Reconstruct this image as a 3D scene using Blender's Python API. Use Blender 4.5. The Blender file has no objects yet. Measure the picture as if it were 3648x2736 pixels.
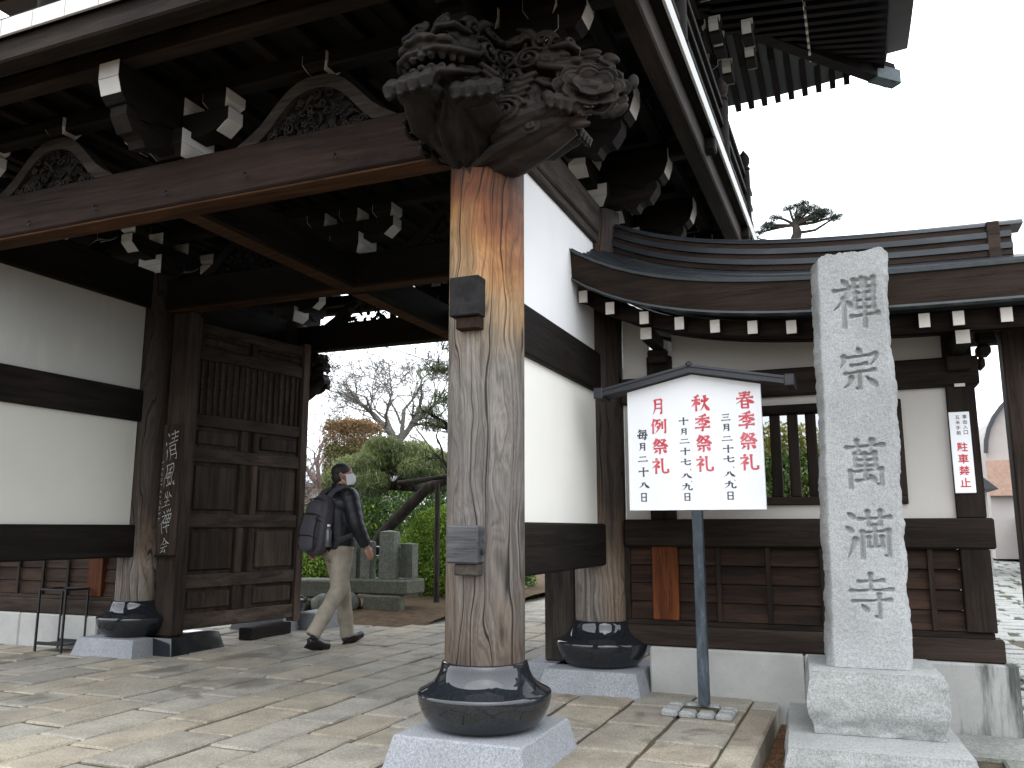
import bpy, bmesh, math, random
import numpy as np
from mathutils import Vector, Matrix, noise as mnoise
R = math.radians
S = bpy.context.scene
# ------------------------------------------------------------------ camera, sky, sun, exposure
cam = bpy.data.objects.new('camera', bpy.data.cameras.new('camera'))
S.collection.objects.link(cam)
cam.location = (0, 0, 1.1)
cam.rotation_euler = (R(99.8), 0, R(22.414))
cam.data.sensor_width = 36
cam.data.lens = 29.43
cam.data.clip_end = 1500
cam.data.clip_start = .05
S.camera = cam
W = bpy.data.worlds.new('World'); S.world = W; W.use_nodes = True
nt = W.node_tree; nt.nodes.clear()
sky = nt.nodes.new('ShaderNodeTexSky'); sky.sky_type = 'NISHITA'; sky.sun_disc = False
sky.sun_elevation = R(50); sky.sun_rotation = R(150); sky.dust_density = 4; sky.air_density = 1.0; sky.ozone_density = 1
hs = nt.nodes.new('ShaderNodeHueSaturation'); hs.inputs['Saturation'].default_value = .12
mx = nt.nodes.new('ShaderNodeMix'); mx.data_type = 'RGBA'; mx.inputs[0].default_value = .85
tcw = nt.nodes.new('ShaderNodeTexCoord'); sxw = nt.nodes.new('ShaderNodeSeparateXYZ'); rw = nt.nodes.new('ShaderNodeMix'); rw.data_type = 'RGBA'
nt.links.new(tcw.outputs['Generated'], sxw.inputs[0]); nt.links.new(sxw.outputs[2], rw.inputs[0])
rw.inputs[6].default_value = (8.9, 9.35, 9.9, 1); rw.inputs[7].default_value = (17, 18, 19.2, 1)   # closed cloud deck: the zenith brighter than the horizon
nt.links.new(rw.outputs[2], mx.inputs[7])
bg = nt.nodes.new('ShaderNodeBackground'); bg.inputs[1].default_value = .15
wo = nt.nodes.new('ShaderNodeOutputWorld')
nt.links.new(sky.outputs[0], hs.inputs['Color']); nt.links.new(hs.outputs[0], mx.inputs[6])
nt.links.new(mx.outputs[2], bg.inputs[0]); nt.links.new(bg.outputs[0], wo.inputs[0])
sun = bpy.data.objects.new('sun', bpy.data.lights.new('sun', 'SUN')); S.collection.objects.link(sun)
sun.data.energy = .5; sun.data.angle = R(60); sun.data.color = (1, .97, .93)
sun.rotation_euler = (R(22), 0, R(20))     # high, from the front right, behind the camera
S.view_settings.view_transform = 'Standard'; S.view_settings.look = 'None'
S.view_settings.exposure = .84; S.view_settings.gamma = 1; S.view_settings.use_curve_mapping = False
S.cycles.max_bounces = 6; S.cycles.diffuse_bounces = 3

# ------------------------------------------------------------------ helpers
COL = S.collection
def link(o): COL.objects.link(o); return o
def thing(name, label, cat, loc=(0, 0, 0), group=None):
    o = bpy.data.objects.new(name, None); link(o); o.location = loc; o.empty_display_size = .1
    o['label'] = label; o['category'] = cat
    if group: o['group'] = group
    return o
def tag(o, label=None, cat=None, group=None, kind=None):
    if label: o['label'] = label
    if cat: o['category'] = cat
    if group: o['group'] = group
    if kind: o['kind'] = kind
    return o
def put(name, me, mat=None, parent=None, loc=None, rot=None, label=None):
    """mesh in world coordinates unless loc is given"""
    o = bpy.data.objects.new(name, me); link(o)
    if mat is not None and len(me.materials) == 0: me.materials.append(mat)
    base = Vector((0, 0, 0))
    p = parent
    while p is not None: base += p.location; p = p.parent
    o.parent = parent
    o.location = (Vector(loc) if loc is not None else Vector((0, 0, 0))) - base
    if rot: o.rotation_euler = rot
    if label: o['label'] = label
    return o
class MB:
    def __init__(s): s.v = []; s.f = []; s.M = None
    def add(s, vs, fs):
        n = len(s.v)
        if s.M is not None: vs = [s.M @ Vector(v) for v in vs]
        s.v += [tuple(v) for v in vs]; s.f += [tuple(i + n for i in f) for f in fs]; return s
    def box(s, x0, x1, y0, y1, z0, z1, c=0.0):
        x0, x1 = min(x0, x1), max(x0, x1); y0, y1 = min(y0, y1), max(y0, y1); z0, z1 = min(z0, z1), max(z0, z1)
        if c <= 0:
            return s.add([(x0, y0, z0), (x1, y0, z0), (x1, y1, z0), (x0, y1, z0), (x0, y0, z1), (x1, y0, z1), (x1, y1, z1), (x0, y1, z1)],
                         [(0, 3, 2, 1), (4, 5, 6, 7), (0, 1, 5, 4), (1, 2, 6, 5), (2, 3, 7, 6), (3, 0, 4, 7)])
        c = min(c, (x1-x0)*.45, (y1-y0)*.45, (z1-z0)*.45)
        X = (x0, x1); Y = (y0, y1); Z = (z0, z1); vs = []; idx = {}
        for i in (0, 1):
            for j in (0, 1):
                for k in (0, 1):
                    dx = c if i == 0 else -c; dy = c if j == 0 else -c; dz = c if k == 0 else -c
                    for a, p in enumerate(((X[i], Y[j]+dy, Z[k]+dz), (X[i]+dx, Y[j], Z[k]+dz), (X[i]+dx, Y[j]+dy, Z[k]))):
                        idx[(i, j, k, a)] = len(vs); vs.append(p)
        fs = []
        g = lambda i, j, k, a: idx[(i, j, k, a)]
        for i in (0, 1): f = [g(i, 0, 0, 0), g(i, 1, 0, 0), g(i, 1, 1, 0), g(i, 0, 1, 0)]; fs.append(f if i else f[::-1])
        for j in (0, 1): f = [g(0, j, 0, 1), g(0, j, 1, 1), g(1, j, 1, 1), g(1, j, 0, 1)]; fs.append(f if j else f[::-1])
        for k in (0, 1): f = [g(0, 0, k, 2), g(1, 0, k, 2), g(1, 1, k, 2), g(0, 1, k, 2)]; fs.append(f if k else f[::-1])
        for j in (0, 1):
            for k in (0, 1): f = [g(0, j, k, 1), g(1, j, k, 1), g(1, j, k, 2), g(0, j, k, 2)]; fs.append(f if (j ^ k) == 1 else f[::-1]) if False else fs.append(f[::-1] if (j == k) else f)
        for i in (0, 1):
            for k in (0, 1): f = [g(i, 0, k, 0), g(i, 1, k, 0), g(i, 1, k, 2), g(i, 0, k, 2)]; fs.append(f if (i == k) else f[::-1])
        for i in (0, 1):
            for j in (0, 1): f = [g(i, j, 0, 0), g(i, j, 1, 0), g(i, j, 1, 1), g(i, j, 0, 1)]; fs.append(f[::-1] if (i == j) else f)
        for i in (0, 1):
            for j in (0, 1):
                for k in (0, 1): f = [g(i, j, k, 0), g(i, j, k, 1), g(i, j, k, 2)]; fs.append(f if (i + j + k) % 2 else f[::-1])
        return s.add(vs, fs)
    def prism(s, poly, axis, a, b):
        """poly: 2-D points; axis x: poly=(y,z); y: poly=(x,z); z: poly=(x,y)"""
        n = len(poly)
        def p3(p, t): return {'x': (t, p[0], p[1]), 'y': (p[0], t, p[1]), 'z': (p[0], p[1], t)}[axis]
        vs = [p3(p, a) for p in poly] + [p3(p, b) for p in poly]
        fs = [tuple(range(n))[::-1], tuple(range(n, 2*n))] + [(i, (i+1) % n, n+(i+1) % n, n+i) for i in range(n)]
        return s.add(vs, fs)
    def tube(s, pts, rad, n=8, cap=True, flat=1.0):
        pts = [Vector(p) for p in pts]; m = len(pts)
        if not hasattr(rad, '__len__'): rad = [rad]*m
        vs = []; fs = []; up = None
        for i, p in enumerate(pts):
            d = (pts[min(i+1, m-1)] - pts[max(i-1, 0)])
            d = d.normalized() if d.length > 1e-9 else Vector((0, 0, 1))
            if up is None: up = d.orthogonal().normalized()
            a = (up - d*up.dot(d)); a = a.normalized() if a.length > 1e-6 else d.orthogonal().normalized()
            up = a; b = d.cross(a)
            for k in range(n):
                t = 2*math.pi*k/n; vs.append(p + (a*math.cos(t)*flat + b*math.sin(t))*rad[i])
        for i in range(m-1):
            for k in range(n):
                k2 = (k+1) % n; fs.append((i*n+k, i*n+k2, (i+1)*n+k2, (i+1)*n+k))
        if cap: fs.append(tuple(range(n))[::-1]); fs.append(tuple(range((m-1)*n, m*n)))
        return s.add(vs, fs)
    def lathe(s, prof, cx=0, cy=0, n=40):
        vs = [(cx + r*math.cos(2*math.pi*k/n), cy + r*math.sin(2*math.pi*k/n), z) for r, z in prof for k in range(n)]
        fs = [(i*n+k, i*n+(k+1) % n, (i+1)*n+(k+1) % n, (i+1)*n+k) for i in range(len(prof)-1) for k in range(n)]
        fs.append(tuple(range(n))[::-1]); fs.append(tuple(range((len(prof)-1)*n, len(prof)*n)))
        return s.add(vs, fs)
    def ball(s, c, r, n=10, m=7, rot=None):
        if not hasattr(r, '__len__'): r = (r, r, r)
        vs = []; fs = []
        for i in range(m+1):
            th = math.pi*i/m
            for k in range(n):
                ph = 2*math.pi*k/n
                v = Vector((r[0]*math.sin(th)*math.cos(ph), r[1]*math.sin(th)*math.sin(ph), r[2]*math.cos(th)))
                if rot is not None: v = rot @ v
                vs.append(v + Vector(c))
        for i in range(m):
            for k in range(n):
                k2 = (k+1) % n; fs.append((i*n+k, (i+1)*n+k, (i+1)*n+k2, i*n+k2))
        return s.add(vs, fs)
    def mesh(s, name='m', smooth=False, ang=40):
        me = bpy.data.meshes.new(name); me.from_pydata(s.v, [], s.f); me.update()
        if smooth:
            me.polygons.foreach_set('use_smooth', [True]*len(me.polygons)); me.set_sharp_from_angle(angle=R(ang))
        return me
    def build(s, name, mat, parent=None, loc=None, rot=None, label=None, smooth=False, ang=40):
        return put(name, s.mesh(name, smooth, ang), mat, parent, loc, rot, label)
def box(name, mat, parent, x0, x1, y0, y1, z0, z1, c=.006, label=None):
    return MB().box(x0, x1, y0, y1, z0, z1, c).build(name, mat, parent, label=label)
def evalmesh(o):
    dg = bpy.context.evaluated_depsgraph_get()
    me = bpy.data.meshes.new_from_object(o.evaluated_get(dg)); bpy.data.objects.remove(o); return me
def remesh(mb, vox, smooth_it=2, name='carved'):
    o = bpy.data.objects.new('tmp', mb.mesh()); link(o)
    m = o.modifiers.new('r', 'REMESH'); m.mode = 'VOXEL'; m.voxel_size = vox
    if smooth_it: s_ = o.modifiers.new('s', 'SMOOTH'); s_.iterations = smooth_it; s_.factor = .5
    me = evalmesh(o); me.polygons.foreach_set('use_smooth', [True]*len(me.polygons)); me.name = name; return me
def skinmesh(verts, edges, radii, sub=2, root=0):
    me = bpy.data.meshes.new('sk'); me.from_pydata(verts, edges, []); o = bpy.data.objects.new('tmp', me); link(o)
    m = o.modifiers.new('k', 'SKIN'); m.use_smooth_shade = True
    for i, r in enumerate(radii):
        d = me.skin_vertices[0].data[i]; d.radius = (r, r) if not hasattr(r, '__len__') else r; d.use_root = (i == root)
    if sub: q = o.modifiers.new('s', 'SUBSURF'); q.levels = sub
    me2 = evalmesh(o); me2.polygons.foreach_set('use_smooth', [True]*len(me2.polygons)); return me2

# ------------------------------------------------------------------ materials
class N:
    def __init__(s, name):
        s.m = bpy.data.materials.new(name); s.m.use_nodes = True; s.t = s.m.node_tree; s.n = s.t.nodes
        s.b = s.n['Principled BSDF']
    def new(s, t, **k):
        x = s.n.new(t)
        for a, b in k.items(): setattr(x, a, b)
        return x
    def l(s, a, b): s.t.links.new(a, b)
    def coord(s, scale=(1, 1, 1), kind='Object', loc=(0, 0, 0)):
        tc = s.new('ShaderNodeTexCoord'); mp = s.new('ShaderNodeMapping'); mp.inputs['Scale'].default_value = scale; mp.inputs['Location'].default_value = loc
        s.l(tc.outputs[kind], mp.inputs[0]); return mp.outputs[0]
    def noise(s, vec, scale, detail=4, rough=.55, dist=0):
        x = s.new('ShaderNodeTexNoise'); x.inputs['Scale'].default_value = scale; x.inputs['Detail'].default_value = detail
        x.inputs['Roughness'].default_value = rough; x.inputs['Distortion'].default_value = dist
        if vec is not None: s.l(vec, x.inputs['Vector'])
        return x.outputs['Fac']
    def ramp(s, fac, stops, interp='LINEAR'):
        x = s.new('ShaderNodeValToRGB'); e = x.color_ramp.elements; x.color_ramp.interpolation = interp
        while len(e) < len(stops): e.new(.5)
        for i, (p, c) in enumerate(stops):
            e[i].position = p; e[i].color = (c, c, c, 1) if not hasattr(c, '__len__') else (*c, 1)
        s.l(fac, x.inputs[0]); return x.outputs[0]
    def mul(s, a, b, f=1.0, mode='MULTIPLY'):
        x = s.new('ShaderNodeMix', data_type='RGBA', blend_type=mode); 
        if hasattr(f, 'links'): s.l(f, x.inputs[0])
        else: x.inputs[0].default_value = f
        for v, i in ((a, 6), (b, 7)):
            if hasattr(v, 'links'): s.l(v, x.inputs[i])
            else: x.inputs[i].default_value = (*v, 1)
        return x.outputs[2]
    def math(s, op, a, b=0.0, c=None):
        x = s.new('ShaderNodeMath', operation=op)
        for v, i in ((a, 0), (b, 1), (c, 2)):
            if v is None: continue
            if hasattr(v, 'links'): s.l(v, x.inputs[i])
            else: x.inputs[i].default_value = v
        return x.outputs[0]
    def bump(s, h, strength=.3, dist=.01):
        x = s.new('ShaderNodeBump'); x.inputs['Strength'].default_value = strength; x.inputs['Distance'].default_value = dist
        s.l(h, x.inputs['Height']); s.l(x.outputs[0], s.b.inputs['Normal'])
    def out(s, col=None, rough=.7, spec=.5, metal=0):
        if col is not None:
            if hasattr(col, 'links'): s.l(col, s.b.inputs['Base Color'])
            else: s.b.inputs['Base Color'].default_value = (*col, 1)
        if hasattr(rough, 'links'): s.l(rough, s.b.inputs['Roughness'])
        else: s.b.inputs['Roughness'].default_value = rough
        s.b.inputs['Specular IOR Level'].default_value = spec; s.b.inputs['Metallic'].default_value = metal
        return s.m
    def rnd(s): return s.new('ShaderNodeObjectInfo').outputs['Random']
def axs(axis, along, across): return tuple(along if a == axis else across for a in 'xyz')
def wood(name, dark, lite, axis, sc=1.0, rough=.72, var=.35, spec=.35):
    spec *= .45
    w = N(name); r = w.rnd()
    off = w.new('ShaderNodeCombineXYZ')
    for i in range(3): w.l(w.math('MULTIPLY', r, 7.3+i), off.inputs[i])
    tc = w.new('ShaderNodeTexCoord'); ad = w.new('ShaderNodeVectorMath', operation='ADD'); w.l(tc.outputs['Object'], ad.inputs[0]); w.l(off.outputs[0], ad.inputs[1])
    mp = w.new('ShaderNodeMapping'); mp.inputs['Scale'].default_value = axs(axis, .55*sc, 7*sc); w.l(ad.outputs[0], mp.inputs[0])
    a = w.noise(mp.outputs[0], 2.2, 5, .6, .6)
    mp2 = w.new('ShaderNodeMapping'); mp2.inputs['Scale'].default_value = axs(axis, 2*sc, 70*sc); w.l(ad.outputs[0], mp2.inputs[0])
    b = w.noise(mp2.outputs[0], 2, 3, .7)
    cr = w.math('PINGPONG', w.math('MULTIPLY', a, 9.0), 1.0)
    crk = w.ramp(cr, [(0, .45), (.13, 1)])
    big = w.noise(ad.outputs[0], 1.3, 3)
    col = w.ramp(a, [(.3, dark), (.72, lite)])
    col = w.mul(col, w.ramp(b, [(.25, .62), (.7, 1.15)]))
    col = w.mul(col, crk, .7)
    col = w.mul(col, w.ramp(big, [(.3, 1-var), (.7, 1.0+var)]))
    col = w.mul(col, w.ramp(r, [(0, .68), (.8, 1.15), (1, 1.6)]))
    h = w.math('ADD', b, w.math('MULTIPLY', crk, 1.2))
    w.bump(h, .35, .004)
    return w.out(col, w.ramp(b, [(.2, rough+.12), (.8, rough-.08)]), spec)
DW = {a: wood('dark_wood_'+a, (.0042, .0032, .0028), (.014, .0103, .008), a) for a in 'xyz'}
GW = {a: wood('weathered_wood_'+a, (0.0208, 0.0176, 0.0152), (0.076, 0.064, 0.0544), a, rough=.75, spec=.2) for a in 'xyz'}
RW = {a: wood('brown_wood_'+a, (0.01224, 0.00648, 0.00432), (0.04464, 0.0216, 0.01224), a, spec=.3) for a in 'xyz'}
AW = {a: wood('annex_wood_'+a, (.0095, .0068, .0055), (.034, .0235, .018), a, spec=.3) for a in 'xyz'}
PW = wood('plank_wood', (.0105, .0065, .0048), (.045, .0235, .0145), 'x', 1.2)
OW = wood('orange_wood', (0.0525, 0.015, 0.00525), (0.1575, 0.0465, 0.0135), 'z', spec=.35, var=.2)
DOORW = wood('door_wood', (0.01664, 0.01248, 0.00988), (0.05824, 0.04264, 0.03328), 'z', spec=.25)
DOORWY = wood('door_rail_wood', (0.01664, 0.01248, 0.00988), (0.0624, 0.0468, 0.03744), 'y', spec=.25)
CARVE = wood('carved_wood', (.004, .0032, .003), (.024, .018, .0145), 'x', .8, rough=.6, spec=.4)

def pillar_material(name, zs, hue):
    w = N(name)
    tc = w.new('ShaderNodeTexCoord'); o = tc.outputs['Object']
    sx = w.new('ShaderNodeSeparateXYZ'); w.l(o, sx.inputs[0]); z = sx.outputs['Z']
    # slow swirl of the grain: burls
    dn = w.new('ShaderNodeTexNoise'); dn.inputs['Scale'].default_value = 2.1; dn.inputs['Detail'].default_value = 1.0; w.l(o, dn.inputs['Vector'])
    dv = w.new('ShaderNodeVectorMath', operation='SCALE'); w.l(dn.outputs['Color'], dv.inputs[0]); dv.inputs['Scale'].default_value = .22
    av = w.new('ShaderNodeVectorMath', operation='ADD'); w.l(o, av.inputs[0]); w.l(dv.outputs[0], av.inputs[1])
    m1 = w.new('ShaderNodeMapping'); m1.inputs['Scale'].default_value = (2.4, 2.4, .62); w.l(o, m1.inputs[0])
    n1 = w.noise(m1.outputs[0], 1.9, 2.0, .5); 
    mq = w.new('ShaderNodeMapping'); mq.inputs['Scale'].default_value = (7, 7, 1.0); w.l(o, mq.inputs[0]); n2 = w.noise(mq.outputs[0], 1.5, 2.0, .5)
    u = w.math('ADD', w.math('MULTIPLY', sx.outputs['X'], .92), w.math('MULTIPLY', sx.outputs['Y'], .38))
    ph = w.math('ADD', u, w.math('ADD', w.math('MULTIPLY', n1, .32), w.math('MULTIPLY', n2, .05)))
    rings = w.math('PINGPONG', w.math('MULTIPLY', ph, 62.0), 1.0)
    fine = w.math('PINGPONG', w.math('MULTIPLY', ph, 190.0), 1.0)
    band = w.noise(None, 9.0, 2, .6); bn = band.node; cxyz = w.new('ShaderNodeCombineXYZ'); w.l(w.math('MULTIPLY', ph, 3.0), cxyz.inputs[0]); w.l(w.math('MULTIPLY', z, .12), cxyz.inputs[2]); w.l(cxyz.outputs[0], bn.inputs['Vector'])
    a = n1
    # long checks running up the shaft
    dv3 = w.new('ShaderNodeVectorMath', operation='SCALE'); w.l(dn.outputs['Color'], dv3.inputs[0]); dv3.inputs['Scale'].default_value = .10
    av3 = w.new('ShaderNodeVectorMath', operation='ADD'); w.l(o, av3.inputs[0]); w.l(dv3.outputs[0], av3.inputs[1])
    m3 = w.new('ShaderNodeMapping'); m3.inputs['Scale'].default_value = (13, 13, .24); w.l(av3.outputs[0], m3.inputs[0])
    a3 = w.noise(m3.outputs[0], 1.0, 1.5, .5)
    m4 = w.new('ShaderNodeMapping'); m4.inputs['Scale'].default_value = (9, 9, .8); w.l(o, m4.inputs[0]); mk = w.noise(m4.outputs[0], 1.1, 2)
    crack = w.math('PINGPONG', w.math('MULTIPLY', ph, 24.0), 1.0)
    crk = w.ramp(crack, [(0, .04), (.07, .25), (.14, 1)]); crkm = w.mul((1, 1, 1), crk, w.ramp(mk, [(.40, 0.0), (.50, 1.0)]), 'MIX')
    m2 = w.new('ShaderNodeMapping'); m2.inputs['Scale'].default_value = (60, 60, 3); w.l(av.outputs[0], m2.inputs[0])
    fib = w.noise(m2.outputs[0], 1.6, 3, .7)
    big = w.noise(o, 2.3, 3)
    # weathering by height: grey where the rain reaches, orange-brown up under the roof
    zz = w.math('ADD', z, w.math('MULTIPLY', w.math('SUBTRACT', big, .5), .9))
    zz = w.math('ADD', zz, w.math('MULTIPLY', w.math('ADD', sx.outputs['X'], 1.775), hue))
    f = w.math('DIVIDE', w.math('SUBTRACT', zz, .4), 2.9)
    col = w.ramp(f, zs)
    patch = w.noise(m1.outputs[0], .9, 3)
    col = w.mul(col, w.ramp(band, [(.32, .58), (.5, .96), (.7, 1.24)]))
    col = w.mul(col, (.24, .14, .07), w.ramp(patch, [(.56, 0.0), (.74, .5)]), 'MIX')
    col = w.mul(col, w.ramp(rings, [(0, .55), (.28, .96), (1, 1.08)]), .9)
    col = w.mul(col, w.ramp(fine, [(0, .86), (.7, 1.06)]), .8)
    col = w.mul(col, w.ramp(fib, [(.3, .68), (.65, 1.22)]), .9)
    col = w.mul(col, crkm)
    h = w.math('ADD', w.math('MULTIPLY', rings, .5), w.math('MULTIPLY', crkm, 2.0)); h = w.math('ADD', h, w.math('MULTIPLY', fib, .6))
    w.bump(h, .5, .004)
    return w.out(col, .62, .25)
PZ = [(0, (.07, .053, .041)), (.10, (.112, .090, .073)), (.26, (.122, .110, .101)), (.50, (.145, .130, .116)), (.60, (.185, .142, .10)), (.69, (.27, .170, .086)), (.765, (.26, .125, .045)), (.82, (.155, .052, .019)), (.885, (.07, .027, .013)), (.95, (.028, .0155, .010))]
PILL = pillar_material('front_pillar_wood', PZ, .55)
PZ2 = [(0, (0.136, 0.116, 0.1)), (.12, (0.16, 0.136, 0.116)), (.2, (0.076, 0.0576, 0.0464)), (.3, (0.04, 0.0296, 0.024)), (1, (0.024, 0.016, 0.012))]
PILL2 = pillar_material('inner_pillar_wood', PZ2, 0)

def granite(name, lo, hi, sc=150, stain=None, rough=.8, bump=.3, rand=0, warm=False):
    w = N(name); c = w.coord()
    a = w.noise(c, sc, 3, .8); b = w.noise(c, sc*.42, 2, .6); g = w.noise(c, 2.6, 4)
    col = w.ramp(a, [(.34, lo), (.5, tuple((x+y)/2 for x, y in zip(lo, hi))), (.66, hi)])
    col = w.mul(col, w.ramp(b, [(.35, .78), (.6, 1.08)]))
    col = w.mul(col, w.ramp(g, [(.3, .82), (.7, 1.1)]))
    if stain: col = w.mul(col, stain, w.ramp(w.noise(c, 1.1, 5, .65), [(.55, 0.0), (.75, .8)]), 'MIX')
    if rand:
        r = w.rnd()
        tint = w.ramp(r, [(0, (.82, .85, .90)), (.3, (.95, .97, 1.0)), (.55, (1.02, 1.0, .95)), (.75, (1.12, 1.03, .86)), (.88, (1.12, .97, .84)), (1, (.86, .82, .74))], 'LINEAR')
        col = w.mul(col, tint, rand)
        bright = w.ramp(w.math('FRACT', w.math('MULTIPLY', r, 37.7)), [(0, .78), (1, 1.16)]); col = w.mul(col, bright)
    w.bump(w.math('ADD', w.math('MULTIPLY', a, .35), w.math('MULTIPLY', w.noise(c, 26, 5, .65), 1.0)), bump, .006)
    return w.out(col, rough, .3)
GRAN = granite('dressed_granite', (0.14, 0.147, 0.1645), (0.322, 0.3325, 0.35), 210)
GRANM = granite('monument_granite', (.235, .240, .240), (.355, .362, .360), 260, rough=.85, bump=.12)
GRANR = granite('rough_granite', (0.196, 0.1995, 0.196), (0.336, 0.343, 0.3325), 200, rough=.9, bump=1.0)
GRANB = granite('garden_stone', (0.0744, 0.0806, 0.0682), (0.1736, 0.1829, 0.155), 60, (0.062, 0.0744, 0.0434), .9, .6)
GRANW = granite('worn_granite', (0.15, 0.1537, 0.1425), (0.315, 0.3187, 0.3), 120, (0.075, 0.0825, 0.0525), .85, .5)
def paving_material():
    w = N('paving_granite'); c = w.coord(); r = w.rnd()
    a = w.noise(c, 190, 3, .8); b = w.noise(c, 60, 2, .6); g = w.noise(c, 4.0, 4)
    col = w.ramp(a, [(.36, (.148, .134, .110)), (.5, (.243, .223, .188)), (.64, (.338, .315, .270))])
    col = w.mul(col, w.ramp(b, [(.35, .82), (.62, 1.06)])); col = w.mul(col, w.ramp(g, [(.28, .76), (.7, 1.22)]))
    col = w.mul(col, w.ramp(r, [(0, (.92, .94, .96)), (.35, (.97, .97, .97)), (.6, (1.0, .98, .94)), (.8, (1.06, 1.01, .92)), (.92, (1.06, .99, .92)), (1, (.93, .91, .86))]))
    col = w.mul(col, w.ramp(w.math('FRACT', w.math('MULTIPLY', r, 37.7)), [(0, .86), (1, 1.10)]))
    st = w.noise(c, 1.25, 5, .6, .5)                                      # damp, mossy patches
    col = w.mul(col, (.075, .07, .05), w.ramp(st, [(.57, 0.0), (.63, .62)]), 'MIX')
    w.bump(w.math('ADD', w.math('MULTIPLY', a, .3), w.noise(c, 22, 5, .65)), .5, .008)
    return w.out(col, w.ramp(st, [(.5, .82), (.7, .6)]), .3)
PAVE = paving_material()
def simple(name, col, rough=.6, spec=.5, metal=0, var=.12, sc=12, bump=.1):
    w = N(name); c = w.coord(); n = w.noise(c, sc, 5, .6)
    cc = w.mul(w.ramp(n, [(.25, tuple(x*(1-var) for x in col)), (.75, tuple(min(1, x*(1+var)) for x in col))]), (1, 1, 1))
    if bump: w.bump(w.noise(c, sc*6, 4, .6), bump, .004)
    return w.out(cc, rough, spec, metal)
BLACKG = N('polished_black_granite'); _c = BLACKG.coord(); _n = BLACKG.noise(_c, 240, 2, .8)
BLACKG = BLACKG.out(BLACKG.ramp(_n, [(.45, (.006, .007, .009)), (.75, (.03, .033, .04))]), .07, .6)
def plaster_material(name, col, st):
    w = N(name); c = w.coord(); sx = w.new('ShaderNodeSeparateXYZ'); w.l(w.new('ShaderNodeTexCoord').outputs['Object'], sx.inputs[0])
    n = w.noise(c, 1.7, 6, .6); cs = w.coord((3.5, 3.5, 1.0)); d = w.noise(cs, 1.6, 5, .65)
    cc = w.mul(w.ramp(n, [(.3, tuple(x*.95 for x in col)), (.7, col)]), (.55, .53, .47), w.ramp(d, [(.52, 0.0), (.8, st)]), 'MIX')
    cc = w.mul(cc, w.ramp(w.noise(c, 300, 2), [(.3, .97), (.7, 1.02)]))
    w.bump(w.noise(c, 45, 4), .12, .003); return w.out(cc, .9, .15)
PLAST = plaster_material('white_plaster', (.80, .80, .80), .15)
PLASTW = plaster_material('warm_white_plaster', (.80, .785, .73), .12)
PLASTD = plaster_material('shaded_stained_plaster', (.47, .47, .45), .85)  # shade of the upper left wall put into the colour, over stain streaks
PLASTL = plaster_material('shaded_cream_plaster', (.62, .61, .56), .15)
PLASTC = plaster_material('cream_plaster', (.50, .475, .44), .2)
WHITE = simple('white_end_paint', (.60, .60, .585), .7, .2, var=.06, sc=9, bump=.05)
WHITEC = simple('cream_end_paint', (.60, .56, .51), .7, .2, var=.08, sc=20, bump=.05)
CONC = N('pale_concrete'); _c = CONC.coord(); _n = CONC.noise(_c, 2.2, 6, .65); _s = CONC.noise(CONC.coord((6, 6, .7)), 1.3, 5, .65)
_x = CONC.new('ShaderNodeSeparateXYZ'); CONC.l(CONC.new('ShaderNodeTexCoord').outputs['Object'], _x.inputs[0])
_m = CONC.math('ADD', _s, CONC.math('MULTIPLY', CONC.math('SUBTRACT', _x.outputs['X'], .55), .45))
_k = CONC.mul(CONC.ramp(_n, [(.3, (.27, .27, .26)), (.7, (.38, .38, .36))]), (.04, .045, .04), CONC.ramp(_m, [(.50, 0.0), (.66, .9)]), 'MIX')
_k = CONC.mul(_k, CONC.ramp(CONC.noise(_c, 150, 2), [(.3, .9), (.7, 1.06)]))
CONC.bump(CONC.noise(_c, 60, 5), .3, .004); CONC = CONC.out(_k, .88, .2)
COPPER = N('aged_copper_sheet'); _c = COPPER.coord((1, 4, 4)); _n = COPPER.noise(_c, 2.5, 5, .6)
COPPER = COPPER.out(COPPER.ramp(_n, [(.3, (.016, .018, .022)), (.55, (.026, .031, .036)), (.8, (.05, .064, .066))]), .42, .5, .3)
LIP = simple('copper_lip', (.05, .06, .064), .5, .5, .2, var=.25, sc=14)
PATINA = simple('copper_patina', (.05, .075, .085), .55, .5, .2, var=.3, sc=14)
FASC = wood('fascia_wood', (0.016, 0.0104, 0.008), (0.0416, 0.0264, 0.0184), 'x', .7, spec=.4)
SLATE = simple('dark_tile', (.022, .024, .030), .5, .5, 0, .2)
IRON = simple('black_iron', (.02, .02, .022), .45, .5, .6, .3)
STEEL = simple('brushed_steel', (.45, .46, .47), .3, .5, 1, .1)
BLUEM = N('weathered_copper_post'); _n = BLUEM.noise(BLUEM.coord((9, 9, 3)), 1.8, 6, .7)
BLUEM = BLUEM.out(BLUEM.ramp(_n, [(.38, (.020, .028, .038)), (.55, (.042, .056, .070)), (.7, (.12, .145, .155))]), .5, .5, .3)
SIGNW = simple('painted_board_white', (.83, .84, .86), .45, .4, var=.02, sc=3, bump=0)
RED = N('red_lettering'); _n = RED.noise(RED.coord(), 14, 4); RED = RED.out(RED.ramp(_n, [(.3, (.52, .035, .05)), (.75, (.66, .17, .20))]), .55, .3)
REDP = simple('red_print', (.55, .03, .05), .5, .3, var=.05, bump=0)
INK = N('black_lettering'); _n = INK.noise(INK.coord(), 18, 4); INK = INK.out(INK.ramp(_n, [(.3, (.025, .03, .04)), (.75, (.10, .11, .14))]), .55, .3)
INKP = simple('black_print', (.05, .05, .06), .5, .3, var=.05, bump=0)
CHALK = simple('white_lettering', (.38, .38, .37), .7, .2, var=.25, sc=60, bump=0)
SOIL = simple('brown_soil', (0.0765, 0.0522, 0.0324), .95, .1, var=.45, sc=9, bump=.8)
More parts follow.
